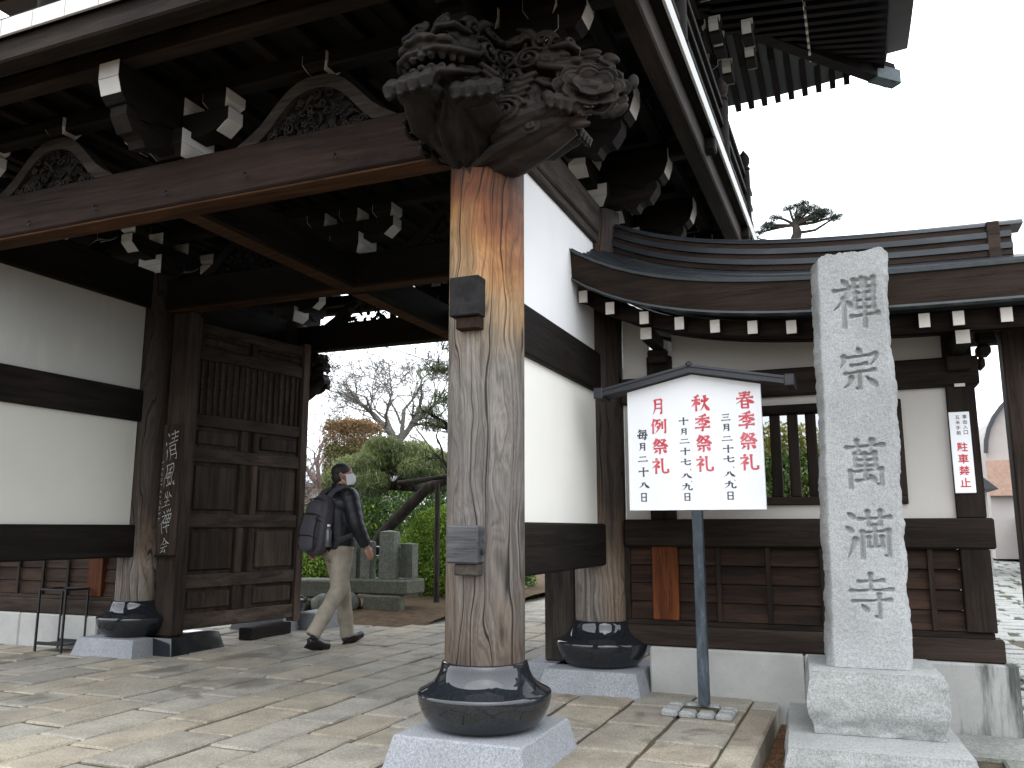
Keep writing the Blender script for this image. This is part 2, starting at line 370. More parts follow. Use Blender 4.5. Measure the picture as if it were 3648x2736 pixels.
SAND = simple('joint_sand', (.07, .06, .042), .95, .1, var=.35, sc=18, bump=.5)
BARK = wood('bark', (0.045, 0.04125, 0.03375), (0.1425, 0.1312, 0.1087), 'z', 1.2, rough=.9)
BARKD = wood('dark_bark', (.012, .010, .008), (.05, .042, .034), 'z', 1.5, rough=.9)
def leafm(name, a, b, sc=3.0):
    w = N(name); c = w.coord(); n = w.noise(c, sc, 3); f = w.noise(c, 60, 1)
    col = w.mul(w.ramp(n, [(.3, a), (.7, b)]), w.ramp(f, [(.3, .65), (.7, 1.22)]))
    tr = w.new('ShaderNodeBsdfTranslucent'); w.l(col, tr.inputs[0]); w.l(col, w.b.inputs['Base Color']); w.b.inputs['Roughness'].default_value = .55
    mxs = w.new('ShaderNodeMixShader'); mxs.inputs[0].default_value = .25; w.l(w.b.outputs[0], mxs.inputs[1]); w.l(tr.outputs[0], mxs.inputs[2])
    w.l(mxs.outputs[0], w.n['Material Output'].inputs[0]); return w.m
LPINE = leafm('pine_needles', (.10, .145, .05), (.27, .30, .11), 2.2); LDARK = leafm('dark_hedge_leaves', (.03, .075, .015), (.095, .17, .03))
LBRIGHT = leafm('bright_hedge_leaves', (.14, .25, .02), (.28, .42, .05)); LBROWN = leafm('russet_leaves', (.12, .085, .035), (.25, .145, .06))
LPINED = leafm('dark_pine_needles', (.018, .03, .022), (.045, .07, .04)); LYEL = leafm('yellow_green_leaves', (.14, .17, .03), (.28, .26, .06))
TWIG = simple('bare_twigs', (0.1125, 0.105, 0.09375), .9, .1, var=.3)
TWIGR = simple('reddish_twigs', (0.15, 0.1125, 0.1013), .9, .1, var=.3)

# ------------------------------------------------------------------ brush-written characters
def bx_(x0, y0, x1, y1): return [('v', [(x0, y0), (x0, y1)]), ('h', [(x0, y0), (x1, y0)]), ('v', [(x1, y0-2), (x1, y1+2)]), ('h', [(x0, y1-2), (x1, y1-2)])]
H = lambda *p: ('h', list(p)); V = lambda *p: ('v', list(p)); PP = lambda *p: ('p', list(p)); NN = lambda *p: ('n', list(p)); DD = lambda *p: ('d', list(p))
SHI = [DD((24, 4), (34, 15)), H((6, 25), (42, 22)), PP((42, 22), (26, 44), (4, 62)), V((26, 42), (26, 97)), DD((31, 46), (43, 58))]
ZEN_R = bx_(50, 6, 68, 22) + bx_(76, 6, 94, 22) + bx_(52, 31, 92, 63) + [V((72, 31), (72, 98)), H((52, 46), (92, 46)), H((42, 77), (100, 73))]
MATSURI = [PP((34, 3), (24, 20), (8, 36)), H((27, 15), (50, 13)), PP((50, 13), (34, 38), (8, 54)), DD((24, 22), (31, 29)), DD((17, 31), (25, 38)), H((56, 12), (80, 10)), PP((80, 10), (70, 26), (54, 38)), NN((50, 18), (68, 38), (96, 50)), H((36, 48), (64, 46)), H((14, 63), (86, 60)), V((50, 62), (50, 94), (42, 90)), PP((33, 72), (26, 82), (15, 90)), NN((66, 70), (76, 78), (86, 88))]
REI = [DD((24, 5), (33, 16)), H((6, 27), (44, 23)), PP((44, 23), (26, 46), (4, 62)), V((26, 43), (26, 96)), DD((32, 47), (45, 60)), ('v', [(60, 6), (61, 70), (64, 86), (78, 90), (93, 86), (92, 68)])]
TSUKI = [PP((31, 8), (31, 62), (14, 95)), H((31, 11), (75, 8)), V((75, 8), (75, 92), (62, 85)), H((31, 36), (73, 35)), H((31, 61), (73, 60))]
KI_T = [PP((72, 3), (50, 10), (26, 13)), H((8, 27), (92, 22)), V((50, 9), (50, 48)), PP((46, 27), (28, 42), (6, 52)), NN((54, 27), (70, 40), (95, 48))]
CH = {
 '月': TSUKI,
 '例': [PP((27, 4), (18, 28), (4, 50)), V((18, 33), (18, 97)), H((30, 13), (64, 10)), PP((45, 12), (38, 34), (26, 54)), H((42, 33), (62, 31)), PP((62, 31), (52, 64), (30, 93)), DD((41, 48), (52, 60)), V((74, 20), (74, 68)), V((92, 6), (92, 92), (82, 86))],
 '祭': MATSURI, '礼': REI,
 '秋': [PP((42, 4), (30, 12), (12, 16)), H((4, 34), (50, 30)), V((28, 13), (28, 97)), PP((27, 35), (18, 54), (2, 70)), NN((30, 38), (38, 48), (50, 58)), DD((58, 28), (63, 46)), PP((92, 24), (88, 34), (80, 45)), PP((74, 6), (72, 54), (48, 95)), NN((74, 48), (82, 74), (100, 94))],
 '季': KI_T + [H((28, 57), (72, 54)), PP((72, 54), (62, 62), (51, 68)), V((51, 66), (51, 95), (40, 91)), H((6, 77), (94, 73))],
 '春': [H((20, 12), (80, 9)), H((24, 25), (76, 22)), H((6, 41), (94, 36)), PP((50, 2), (42, 40), (4, 70)), NN((56, 39), (72, 56), (98, 68))] + bx_(34, 56, 66, 96) + [H((34, 75), (66, 75))],
 '毎': [PP((32, 2), (22, 18), (8, 30)), H((25, 15), (88, 12)), V((30, 31), (20, 84)), H((30, 31), (82, 29)), V((82, 29), (74, 96), (62, 92)), H((19, 82), (88, 79)), H((3, 57), (97, 54)), PP((56, 33), (52, 60), (46, 80))],
 '二': [H((18, 27), (80, 23)), H((4, 79), (96, 74))], '十': [H((5, 44), (95, 39)), V((50, 4), (50, 97))],
 '八': [PP((40, 20), (34, 55), (4, 90)), NN((56, 12), (68, 58), (98, 90))], '日': bx_(24, 8, 76, 94) + [H((24, 50), (76, 49))],
 '三': [H((16, 16), (84, 13)), H((22, 49), (78, 46)), H((4, 87), (96, 83))], '七': [H((4, 49), (95, 33)), V((44, 5), (45, 74), (54, 87), (86, 86), (90, 66))],
 '九': [PP((42, 4), (40, 50), (4, 95)), H((8, 36), (68, 29)), V((68, 29), (66, 76), (74, 90), (95, 88), (96, 70))], '、': [DD((16, 40), (44, 78))],
 '禪': SHI + ZEN_R,
 '宗': [DD((48, 1), (54, 13)), PP((15, 21), (14, 32), (8, 42)), H((14, 23), (88, 17)), PP((89, 17), (88, 28), (76, 40)), H((33, 40), (66, 37)), H((17, 58), (84, 52)), V((50, 56), (50, 94), (40, 89)), PP((31, 68), (26, 80), (13, 89)), NN((66, 66), (76, 76), (88, 88))],
 '萬': [H((8, 15), (92, 11)), V((33, 2), (36, 24)), PP((68, 2), (66, 14), (62, 24))] + bx_(28, 29, 73, 55) + [H((28, 41), (73, 41)), V((50, 29), (50, 80)), V((15, 64), (15, 97)), H((15, 65), (86, 60)), V((86, 60), (86, 93), (75, 88)), H((30, 83), (66, 79)), DD((60, 71), (70, 85))],
 '満': [DD((8, 6), (20, 17)), DD((3, 34), (14, 45)), PP((22, 60), (14, 78), (5, 95)), H((32, 19), (98, 15)), V((51, 4), (53, 32)), V((79, 3), (77, 32)), H((53, 32), (77, 31)), V((37, 45), (37, 97)), H((37, 46), (94, 42)), V((94, 42), (94, 95), (84, 90)), V((65, 32), (65, 74)), V((51, 56), (51, 75)), H((51, 75), (80, 74)), V((80, 55), (80, 76))],
 '寺': [H((24, 17), (76, 14)), V((50, 1), (50, 35)), H((6, 37), (94, 33)), H((10, 59), (90, 55)), V((67, 44), (67, 94), (55, 89)), DD((29, 66), (40, 80))],
 '清': [DD((8, 6), (20, 17)), DD((2, 34), (13, 45)), PP((22, 60), (14, 78), (3, 95)), H((36, 13), (94, 10)), H((40, 27), (90, 24)), V((66, 2), (66, 42)), H((32, 42), (98, 38)), PP((44, 52), (42, 76), (34, 97)), H((44, 52), (88, 50)), V((88, 50), (88, 96), (78, 92)), H((44, 66), (86, 65)), H((42, 79), (86, 78))],
 '風': [PP((20, 8), (20, 60), (2, 95)), H((20, 9), (78, 6)), V((78, 6), (80, 76), (98, 92), (99, 76)), PP((62, 18), (50, 24), (34, 28))] + bx_(34, 40, 66, 60) + [V((50, 24), (50, 86)), H((30, 88), (70, 82)), DD((62, 74), (72, 88))],
 '坐': [PP((28, 10), (24, 30), (8, 46)), NN((27, 20), (34, 32), (43, 42)), PP((72, 10), (68, 30), (56, 46)), NN((71, 20), (80, 32), (92, 42)), V((50, 3), (50, 90)), H((22, 64), (78, 61)), H((4, 93), (96, 88))],
 '禅': SHI + [DD((54, 2), (60, 13)), DD((71, 0), (75, 12)), PP((92, 1), (88, 8), (80, 15))] + bx_(52, 22, 92, 58) + [V((72, 22), (72, 98)), H((52, 40), (92, 40)), H((42, 74), (100, 70))],
 '会': [PP((50, 3), (36, 26), (3, 46)), NN((50, 6), (66, 28), (98, 44)), H((32, 41), (68, 39)), H((16, 60), (84, 56)), PP((48, 60), (40, 76), (26, 88)), H((27, 88), (72, 82)), DD((64, 70), (80, 96))],
}
def stroke_pts(st, wt=1.0):
    """resampled centre line with a width at each point (brush pressure)"""
    kind, pts = st; P_ = [Vector(p) for p in pts]
    seg = [(P_[i+1]-P_[i]).length for i in range(len(P_)-1)]; L = sum(seg); out = []; n = max(6, int(L/6))
    curved = kind in 'pn' and len(P_) == 3
    for k in range(n+1):
        t = k/n
        if curved: q = P_[0]*(1-t)**2 + (P_[1]*2 - (P_[0]+P_[2])*.5)*2*t*(1-t) + P_[2]*t*t
        else:
            d = t*L; i = 0
            while i < len(seg)-1 and d > seg[i]: d -= seg[i]; i += 1
            q = P_[i].lerp(P_[i+1], min(1, d/max(seg[i], 1e-6)))
        if kind == 'h': w = 3.6 + 2.2*math.exp(-(t/.10)**2) + 3.0*math.exp(-((1-t)/.13)**2)
        elif kind == 'v': w = 4.6 + 2.4*math.exp(-(t/.09)**2) + 1.0*math.exp(-((1-t)/.1)**2)
        elif kind == 'p': w = 6.2*(1-t)**.75 + .7 + 1.2*math.exp(-(t/.1)**2)
        elif kind == 'n': w = 2.2 + 6.4*math.sin(min(1, t/.8)*math.pi/2)**1.6*(1 if t < .8 else max(.08, (1-t)/.2))
        else: w = 2.0 + 5.6*math.sin(min(1, t*1.25)*math.pi/2)*(1 if t < .8 else (1-t)/.2*.6+.4)
        out.append((q.x, q.y, w*wt))
    if kind == 'v' and len(pts) == 3: out[-1] = (out[-1][0], out[-1][1], 1.0)
    return out
def write_char(mb, ch, to3, x, y, size, wt=1.0, sx=1.0, lift0=0.0):
    """to3(u,v,lift): sheet coordinates (u right, v down) -> 3-D"""
    k = 0
    for st in CH[ch]:
        p = stroke_pts(st, wt); L_ = []; R_ = []
        for i in range(len(p)):
            a = p[max(0, i-1)]; b = p[min(len(p)-1, i+1)]; d = Vector((b[0]-a[0], b[1]-a[1])); d = d.normalized() if d.length > 1e-6 else Vector((1, 0))
            nx, ny = -d.y, d.x; w = p[i][2]
            L_.append((p[i][0]+nx*w, p[i][1]+ny*w)); R_.append((p[i][0]-nx*w, p[i][1]-ny*w))
        lf = lift0 + .0006 + k*.00011; k += 1
        vs = [to3(x+q[0]/100*size*sx, y+q[1]/100*size, lf) for q in L_+R_]; n = len(p)
        mb.add(vs, [(i, i+1, n+i+1, n+i) for i in range(n-1)])

# ------------------------------------------------------------------ ground, paving, path
rng = random.Random(7)
gm = MB(); gm.add([(-300, -80, -.16), (300, -80, -.16), (300, 500, -.16), (-300, 500, -.16)], [(0, 1, 2, 3)])
tag(gm.build('ground', SOIL), kind='structure')
PX0, PX1, PYE = -9.6, -.56, 13.5
pv = box('paving', SAND, None, PX0, PX1-.02, 1.0, 8.62, -.15, -.012, 0); tag(pv, kind='structure')
box('paving_bed', SAND, pv, -4.72, -1.0, 8.62, PYE, -.15, -.0125, 0)
def slab(name, quad, zt, th, mat, parent, bev=.011, joined=None, jit=.006, rg=rng):
    cx = sum(q[0] for q in quad)/4; cy = sum(q[1] for q in quad)/4; pts = []
    for i in range(4):
        a = Vector(quad[i]); b = Vector(quad[(i+1) % 4]); pts.append(a + Vector((rg.uniform(-jit, jit), rg.uniform(-jit, jit))))
        pts.append((a+b)/2 + Vector((rg.uniform(-jit, jit), rg.uniform(-jit, jit)))*1.2)
    c = Vector((cx, cy)); n = 8; tilt = (rg.uniform(-.006, .006), rg.uniform(-.006, .006))
    def zz(p, o=0): return zt + o + tilt[0]*(p.x-cx) + tilt[1]*(p.y-cy)
    ins = [p + (c-p).normalized()*bev*1.4 for p in pts]
    vs = [(p.x, p.y, zt-th) for p in pts] + [(p.x, p.y, zz(p, -bev*.8)) for p in pts] + [(p.x, p.y, zz(p)) for p in ins]
    fs = [(i, (i+1) % n, n+(i+1) % n, n+i) for i in range(n)] + [(n+i, n+(i+1) % n, 2*n+(i+1) % n, 2*n+i) for i in range(n)] + [tuple(range(2*n, 3*n))]
    if joined is not None: joined.add(vs, fs); return None
    m = MB(); m.add(vs, fs); return m.build(name, mat, parent)
cells = []
x = -.725; col_i = 0
while x > PX0:
    w = rng.uniform(.345, .415) if x > -2 else rng.uniform(.31, .42)
    x0 = x - w; y = 1.1 + rng.uniform(0, .5)
    while y < (8.6 if x < -4.72 or x0 > -1.0 else PYE):
        l = rng.uniform(.38, .72) if y < 8.6 else rng.uniform(.3, .6)
        ye = y+l
        if x < -4.7 and ye > 8.6: ye = 8.6
        cells.append((x0, x, y, ye)); y = ye + .0
    x = x0
def scr(cx, cy):
    c_, s_ = math.cos(R(22.414)), math.sin(R(22.414)); d = -cx*s_ + cy*c_; r = cx*c_ + cy*s_
    return d, r
def showkey(c):
    d, r = scr((c[0]+c[1])/2, (c[2]+c[3])/2)
    if d < 2.5 or abs(r/d) > .72: return 1e9 + d
    return d
vis = [c for c in cells if showkey(c) < 1e8]; vis.sort(key=showkey); rest = [c for c in cells if showkey(c) >= 1e8] + vis[285:]
def in_base(c):
    for (a, b, h) in ((-1.775, 3.95, .40), (-1.775, 6, .40), (-6.2, 6, .40)):
        if a-h+.1 < c[0] and c[1] < a+h-.1 and b-h+.1 < c[2] and c[3] < b+h-.1: return True
    return False
def quad_of(c, g=.012): return [(c[0]+g, c[2]+g), (c[1]-g, c[2]+g), (c[1]-g, c[3]-g), (c[0]+g, c[3]-g)]
for c in vis[:285]:
    slab('paving_stone', quad_of(c), rng.uniform(-.004, .004), .06, PAVE, pv)
jm = MB()
for c in rest: slab('', quad_of(c), rng.uniform(-.003, .003), .05, PAVE, pv, joined=jm)
tag(jm.build('distant_paving_stones', PAVE, pv), kind='stuff')
# kerb along the right edge of the platform
kb = box('kerb_bed', SAND, None, -.72, -.575, 1.0, 5.86, -.15, -.015, 0); tag(kb, kind='structure')
y = 1.2
for yy in (2.2, 2.95, 3.78, 4.64, 5.62, 5.86):
    MB().box(-.722, -.56, y+.004, yy-.004, -.14, .002+rng.uniform(-.002, .003), .012).build('kerb_stone', PAVE, kb); y = yy
# the sandy path on the right beyond the kerb
pt = MB(); pt.box(.38, 5.0, 1.0, 5.86, -.159, -.121); ptm = pt.build('side_path', SAND); tag(ptm, kind='structure')
for i in range(5):
    for j in range(5):
        x0 = .40+i*.66 + (j % 2)*.2; y0 = 3.2 + j*.53
        slab('flagstone', [(x0, y0), (x0+.65, y0), (x0+.65, y0+.52), (x0, y0+.52)], -.095+rng.uniform(-.006, .006), .06, GRANW, ptm)
# lane behind the annex, crazy paving
ln = box('lane', SAND, None, .35, 9, 5.3, 60, -.16, -.118, 0); tag(ln, kind='structure')
cnt = 0; lj = MB()
yy = 6.2
while yy < 46:
    dy = .34*(1+max(0, yy-8)*.05)
    for i in range(11):
        x0 = .62 + i*.42 + (rng.uniform(-.12, .12)); q = [(x0+rng.uniform(0, .05), yy+rng.uniform(0, .06)), (x0+.38+rng.uniform(-.05, .03), yy+rng.uniform(0, .06)), (x0+.38+rng.uniform(-.05, .03), yy+dy-.03-rng.uniform(0, .05)), (x0+rng.uniform(0, .05), yy+dy-.03-rng.uniform(0, .05))]
        d, r = scr(x0, yy)
        if d > 0 and .5 < r/d < .7 and cnt < 120: slab('lane_stone', q, -.09, .05, GRANW, ln, jit=.03); cnt += 1
        else: slab('', q, -.09, .05, PAVE, ln, joined=lj, jit=.03)
    yy += dy
tag(lj.build('distant_lane_stones', GRANW, ln), kind='stuff')
# soil strip in the gutter beside the kerb, and the garden bed behind
so = box('soil_strip', SOIL, None, -.56, .379, 1.0, 5.86, -.16, -.13, 0); tag(so, kind='structure')
gv = MB(); r2 = random.Random(3)
for i in range(1500):
    x_ = r2.uniform(-.55, -.40); y_ = r2.uniform(3.6, 5.8); s_ = r2.uniform(.004, .012); gv.ball((x_, y_, -.128), (s_, s_*.8, s_*.6), 5, 3)
tag(gv.build('soil_crumbs', simple('russet_crumbs', (.13, .07, .04), .9, .1, var=.5, sc=80)), 'russet leaf litter and crumbs of soil in the gutter beside the kerb', 'litter', kind='stuff')
bd = MB(); nx_, ny_ = 46, 40
vv = []
for j in range(ny_+1):
    for i in range(nx_+1):
        x_ = -13 + i*(8.28/nx_); y_ = 8.64 + j*(16/ny_)
        vv.append((x_, y_, .0 + .05*mnoise.noise(Vector((x_*1.3, y_*1.3, 0))) + min(.10, (y_-8.64)*.10) + (0 if j else -.05)))
bd.add(vv, [(j*(nx_+1)+i, j*(nx_+1)+i+1, (j+1)*(nx_+1)+i+1, (j+1)*(nx_+1)+i) for j in range(ny_) for i in range(nx_)])
tag(bd.build('garden_soil', SOIL, smooth=True), kind='structure')
gb = box('garden_lawn', simple('mossy_ground', (.09, .10, .04), .95, .1, var=.4, sc=5, bump=.8), None, -4.7, .3, 13.5, 40, -.15, .02, 0); tag(gb, kind='structure')

# ------------------------------------------------------------------ the temple gate
GX0, GX1, YF, YM, YR = -6.2, -1.775, 3.95, 6.0, 8.05
gate = thing('temple_gate', 'large dark wooden two storey temple gate on round pillars with carved lion heads', 'temple gate', (-3.99, 6.0, 0))
for gx in (GX0, GX1):
    for gy in (YF, YM, YR):
        front = (gx == GX1 and gy == YF)
        r = .2 if front else .19
        zt = 3.5
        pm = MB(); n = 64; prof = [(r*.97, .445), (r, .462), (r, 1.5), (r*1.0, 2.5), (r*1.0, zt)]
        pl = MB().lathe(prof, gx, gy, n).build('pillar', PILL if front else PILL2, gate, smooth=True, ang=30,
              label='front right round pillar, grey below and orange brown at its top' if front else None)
        sb = MB().lathe([(.19, .147), (.235, .152), (.275, .175), (.305, .215), (.324, .262), (.331, .305), (.328, .318), (.318, .324), (.29, .337), (.262, .355), (.24, .378), (.226, .405), (.218, .43), (.214, .452), (.206, .458)], gx, gy, 72)
        sb.build('pillar_base', BLACKG, gate, smooth=True, ang=50)
        t = .325; b = .365
        q = MB(); q.add([(gx-b, gy-b, -.02), (gx+b, gy-b, -.02), (gx+b, gy+b, -.02), (gx-b, gy+b, -.02), (gx-t, gy-t, .139), (gx+t, gy-t, .139), (gx+t, gy+t, .139), (gx-t, gy+t, .139), (gx-t+.008, gy-t+.008, .147), (gx+t-.008, gy-t+.008, .147), (gx+t-.008, gy+t-.008, .147), (gx-t+.008, gy+t-.008, .147)],
                        [(0, 1, 5, 4), (1, 2, 6, 5), (2, 3, 7, 6), (3, 0, 4, 7), (4, 5, 9, 8), (5, 6, 10, 9), (6, 7, 11, 10), (7, 4, 8, 11), (8, 9, 10, 11)])
        q.build('plinth', GRAN, gate)
def beam(name, x0, x1, y0, y1, z0, z1, mat, label=None, c=.012): return box(name, mat, gate, x0, x1, y0, y1, z0, z1, c, label)
# lintels running across (x)
RWL = wood('lintel_wood', (.0095, .0052, .0038), (.032, .0175, .012), 'x', .6, spec=.35)
ORL = wood('lintel_under_wood', (0.0245, 0.0105, 0.0042), (0.084, 0.0364, 0.014), 'x', .8, spec=.3)
fl = beam('lintel', GX0-.1, GX1-.12, 3.855, 4.045, 3.135, 3.44, RWL, 'front lintel with a row of small iron hooks')
box('lintel_soffit', ORL, fl, GX0, GX1-.15, 3.87, 4.03, 3.118, 3.1345, .004)
for hx, hz in ((-2.694, 3.24), (-3.348, 3.233), (-3.977, 3.217), (-4.594, 3.21), (-5.213, 3.19)):
    m = MB(); m.tube([(hx-.012, 3.86, hz+.02), (hx-.012, 3.835, hz+.015), (hx-.012, 3.83, hz-.012), (hx+.008, 3.832, hz-.02), (hx+.016, 3.835, hz-.006)], .0045, 6)
    m.build('hook', IRON, fl, smooth=True)
ml = beam('lintel', GX0, GX1, 5.92, 6.09, 3.16, 3.45, DW['x']); box('lintel_soffit', ORL, ml, GX0, GX1-.15, 5.93, 6.08, 3.147, 3.1595, .004)
rl = beam('lintel', GX0, GX1, 7.97, 8.13, 3.15, 3.45, DW['x'])
gd = beam('girder', -4.07, -3.90, 4.045, 5.92, 3.15, 3.44, DW['y'])
box('girder_soffit', ORL, gd, -4.06, -3.91, 4.05, 5.91, 3.137, 3.1495, .004)
gd2 = beam('girder', -4.07, -3.90, 6.09, 7.97, 3.15, 3.44, DW['y'])
box('girder_soffit', ORL, gd2, -4.06, -3.91, 6.1, 7.96, 3.137, 3.1495, .004)
# side walls between front and middle pillars
for gx, sgn in ((GX1, 1), (GX0, 1)):
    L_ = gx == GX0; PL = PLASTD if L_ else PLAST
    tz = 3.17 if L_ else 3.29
    for (ya, yb) in ((YF, YM), (YM, YR)):
        if ya == YM:
            wm = GW
            beam('tie_beam', gx-.08, gx+.08, ya+.16, yb-.16, tz, 3.53, DW['y'])
            beam('tie_beam', gx-.075, gx+.075, ya+.16, yb-.16, 2.09, 2.38, DW['y'])
            beam('tie_beam', gx-.08, gx+.08, ya+.16, yb-.16, .87, 1.14, DW['y'])
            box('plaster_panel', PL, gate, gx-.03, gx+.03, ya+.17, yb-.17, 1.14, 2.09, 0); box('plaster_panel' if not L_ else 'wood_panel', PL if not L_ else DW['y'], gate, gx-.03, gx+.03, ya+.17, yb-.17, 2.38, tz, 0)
            continue
        beam('tie_beam', gx-.085, gx+.085, ya+.15, yb-.15, tz, 3.53, GW['y'] if not L_ else DW['y'])
        if not L_: beam('tie_beam_strip', gx-.07, gx+.07, ya+.16, yb-.16, 3.225, 3.2895, GW['y'], c=.006)
        beam('tie_beam', gx-.075, gx+.075, ya+.16, yb-.16, 2.08, 2.375, DW['y'])
        beam('tie_beam', gx-.09, gx+.09, ya+.15, yb-.12, .845, 1.135, DW['y'])
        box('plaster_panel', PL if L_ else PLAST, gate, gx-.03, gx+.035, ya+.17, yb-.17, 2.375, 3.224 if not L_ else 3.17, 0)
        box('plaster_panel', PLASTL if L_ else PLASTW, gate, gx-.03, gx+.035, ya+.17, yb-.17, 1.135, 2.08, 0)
        # through tenons and wedges on the pillar front
        m = MB().box(gx-.088, gx+.075, ya-.27, ya-.15, 2.155, 2.36, .006); m.build('tenon_end', wood('tenon_wood'+str(int(L_)), (.008, .008, .009), (.028, .026, .026), 'y'), gate)
        m = MB().box(gx-.06, gx+.068, ya-.25, ya-.15, 2.09, 2.153, .006); m.build('wedge', RW['y'], gate)
        m = MB().box(gx-.088, gx+.078, ya-.27, ya-.15, .935, 1.115, .008); m.build('tenon_end', wood('grey_tenon_wood'+str(int(L_)), (.03, .032, .036), (.115, .115, .118), 'x'), gate)
        m = MB().box(gx-.055, gx+.072, ya-.25, ya-.15, .878, .933, .006); m.build('wedge', GW['y'], gate)
        MB().lathe([(.012, 0), (.014, .006), (.006, .010)], 0, 0, 10).build('nail_cap', IRON, gate, loc=(gx+.079, ya-.22, .99), rot=(0, R(90), 0))
# door posts
for a, b in ((-6.0, -5.765), (-2.215, -1.975)):
    beam('door_post', a, b, 6.0, 6.13, .147, 3.147, GW['z'] if a > -3 else DOORW)
    cx0, cx1 = (a+.012, b+.10) if a < -3 else (a-.10, b-.012)
    MB().add([(cx0-.0, 5.87, -.02), (cx1+.04, 5.87, -.02), (cx1+.04, 6.55, -.02), (cx0, 6.55, -.02), (cx0, 5.90, .147), (cx1, 5.90, .147), (cx1, 6.5, .147), (cx0, 6.5, .147)],
             [(0, 1, 5, 4), (1, 2, 6, 5), (2, 3, 7, 6), (3, 0, 4, 7), (4, 5, 6, 7)]).build('door_post_plinth', BLACKG if a < -3 else GRAN, gate)

# ---- bracket complexes -------------------------------------------------------
def arm_profile(L, h, up=.5, n=6):
    """boat-shaped bracket arm, symmetric: list of (s,z)"""
    pts = [(-L, h), (-L, h*up)]
    for k in range(1, n+1): t = k/n; pts.append((-L + .13*L/.45*t*1.6*1.0, h*up*(1-math.sin(t*math.pi/2))))
    pts += [(-p[0], p[1]) for p in pts[::-1]]
    return pts
def arm(x, y, z, dirn, L, h, th, parent):
    poly = [(p[0] + (x if dirn == 'x' else y), p[1] + z) for p in arm_profile(L, h)]
    if dirn == 'x': a = MB().prism(poly, 'y', y-th/2, y+th/2)
    else: a = MB().prism(poly, 'x', x-th/2, x+th/2)
    o = a.build('bracket_arm', DW[dirn], parent)
    for s_ in (-1, 1):
        m = MB(); e = L*s_ + s_*.003
        zt, zb = z+h-.004, z+h*.5+.002
        lowx = (L - .13*L/.45*1.6*.42)*s_ + .003*s_
        for (za, zb_, ea, eb) in ((zt, zb, e, e), (zb, z+h*.10, e, lowx)):
            q = th/2-.004
            if dirn == 'x': vs = [(x+ea, y-q, za), (x+ea, y+q, za), (x+eb, y+q, zb_), (x+eb, y-q, zb_)]
            else: vs = [(x-q, y+ea, za), (x+q, y+ea, za), (x+q, y+eb, zb_), (x-q, y+eb, zb_)]
            n = len(m.v); back = [(v[0]-(.006*s_ if dirn == 'x' else 0), v[1]-(.006*s_ if dirn == 'y' else 0), v[2]) for v in vs]
            m.add(vs+back, [(0, 1, 2, 3), (7, 6, 5, 4), (0, 4, 5, 1), (1, 5, 6, 2), (2, 6, 7, 3), (3, 7, 4, 0)])
        m.build('painted_end', WHITE, o)
    return o
def masu(x, y, z, w, h, parent, faces=(), name='bearing_block'):
    """bearing block: straight top, sloping foot; painted faces on end grain"""
    b = w*.68; m = MB(); zc = z+h*.42
    m.add([(x-b/2, y-b/2, z), (x+b/2, y-b/2, z), (x+b/2, y+b/2, z), (x-b/2, y+b/2, z), (x-w/2, y-w/2, zc), (x+w/2, y-w/2, zc), (x+w/2, y+w/2, zc), (x-w/2, y+w/2, zc), (x-w/2, y-w/2, z+h), (x+w/2, y-w/2, z+h), (x+w/2, y+w/2, z+h), (x-w/2, y+w/2, z+h)],
          [(3, 2, 1, 0), (0, 1, 5, 4), (1, 2, 6, 5), (2, 3, 7, 6), (3, 0, 4, 7), (4, 5, 9, 8), (5, 6, 10, 9), (6, 7, 11, 10), (7, 4, 8, 11), (8, 9, 10, 11)])
    o = m.build(name, DW['x'], parent)
    for fx, fy in faces:
        d = .004; t = w/2+d; tb = b/2+d; q = w/2-.003; qb = b/2-.003; mm = MB()
        if fx: A = [(x+fx*t, y-q, zc+.003), (x+fx*t, y+q, zc+.003), (x+fx*t, y+q, z+h-.003), (x+fx*t, y-q, z+h-.003)]; B = [(x+fx*tb, y-qb, z+.002), (x+fx*tb, y+qb, z+.002), (x+fx*t, y+q, zc), (x+fx*t, y-q, zc)]
        else: A = [(x-q, y+fy*t, zc+.003), (x+q, y+fy*t, zc+.003), (x+q, y+fy*t, z+h-.003), (x-q, y+fy*t, z+h-.003)]; B = [(x-qb, y+fy*tb, z+.002), (x+qb, y+fy*tb, z+.002), (x+q, y+fy*t, zc), (x-q, y+fy*t, zc)]
        for F_ in (A, B): mm.add(F_ + [(v[0]-fx*.003, v[1]-fy*.003, v[2]) for v in F_], [(0, 1, 2, 3), (7, 6, 5, 4), (0, 4, 5, 1), (1, 5, 6, 2), (2, 6, 7, 3), (3, 7, 4, 0)])
        mm.build('painted_end', WHITE, o)
    return o
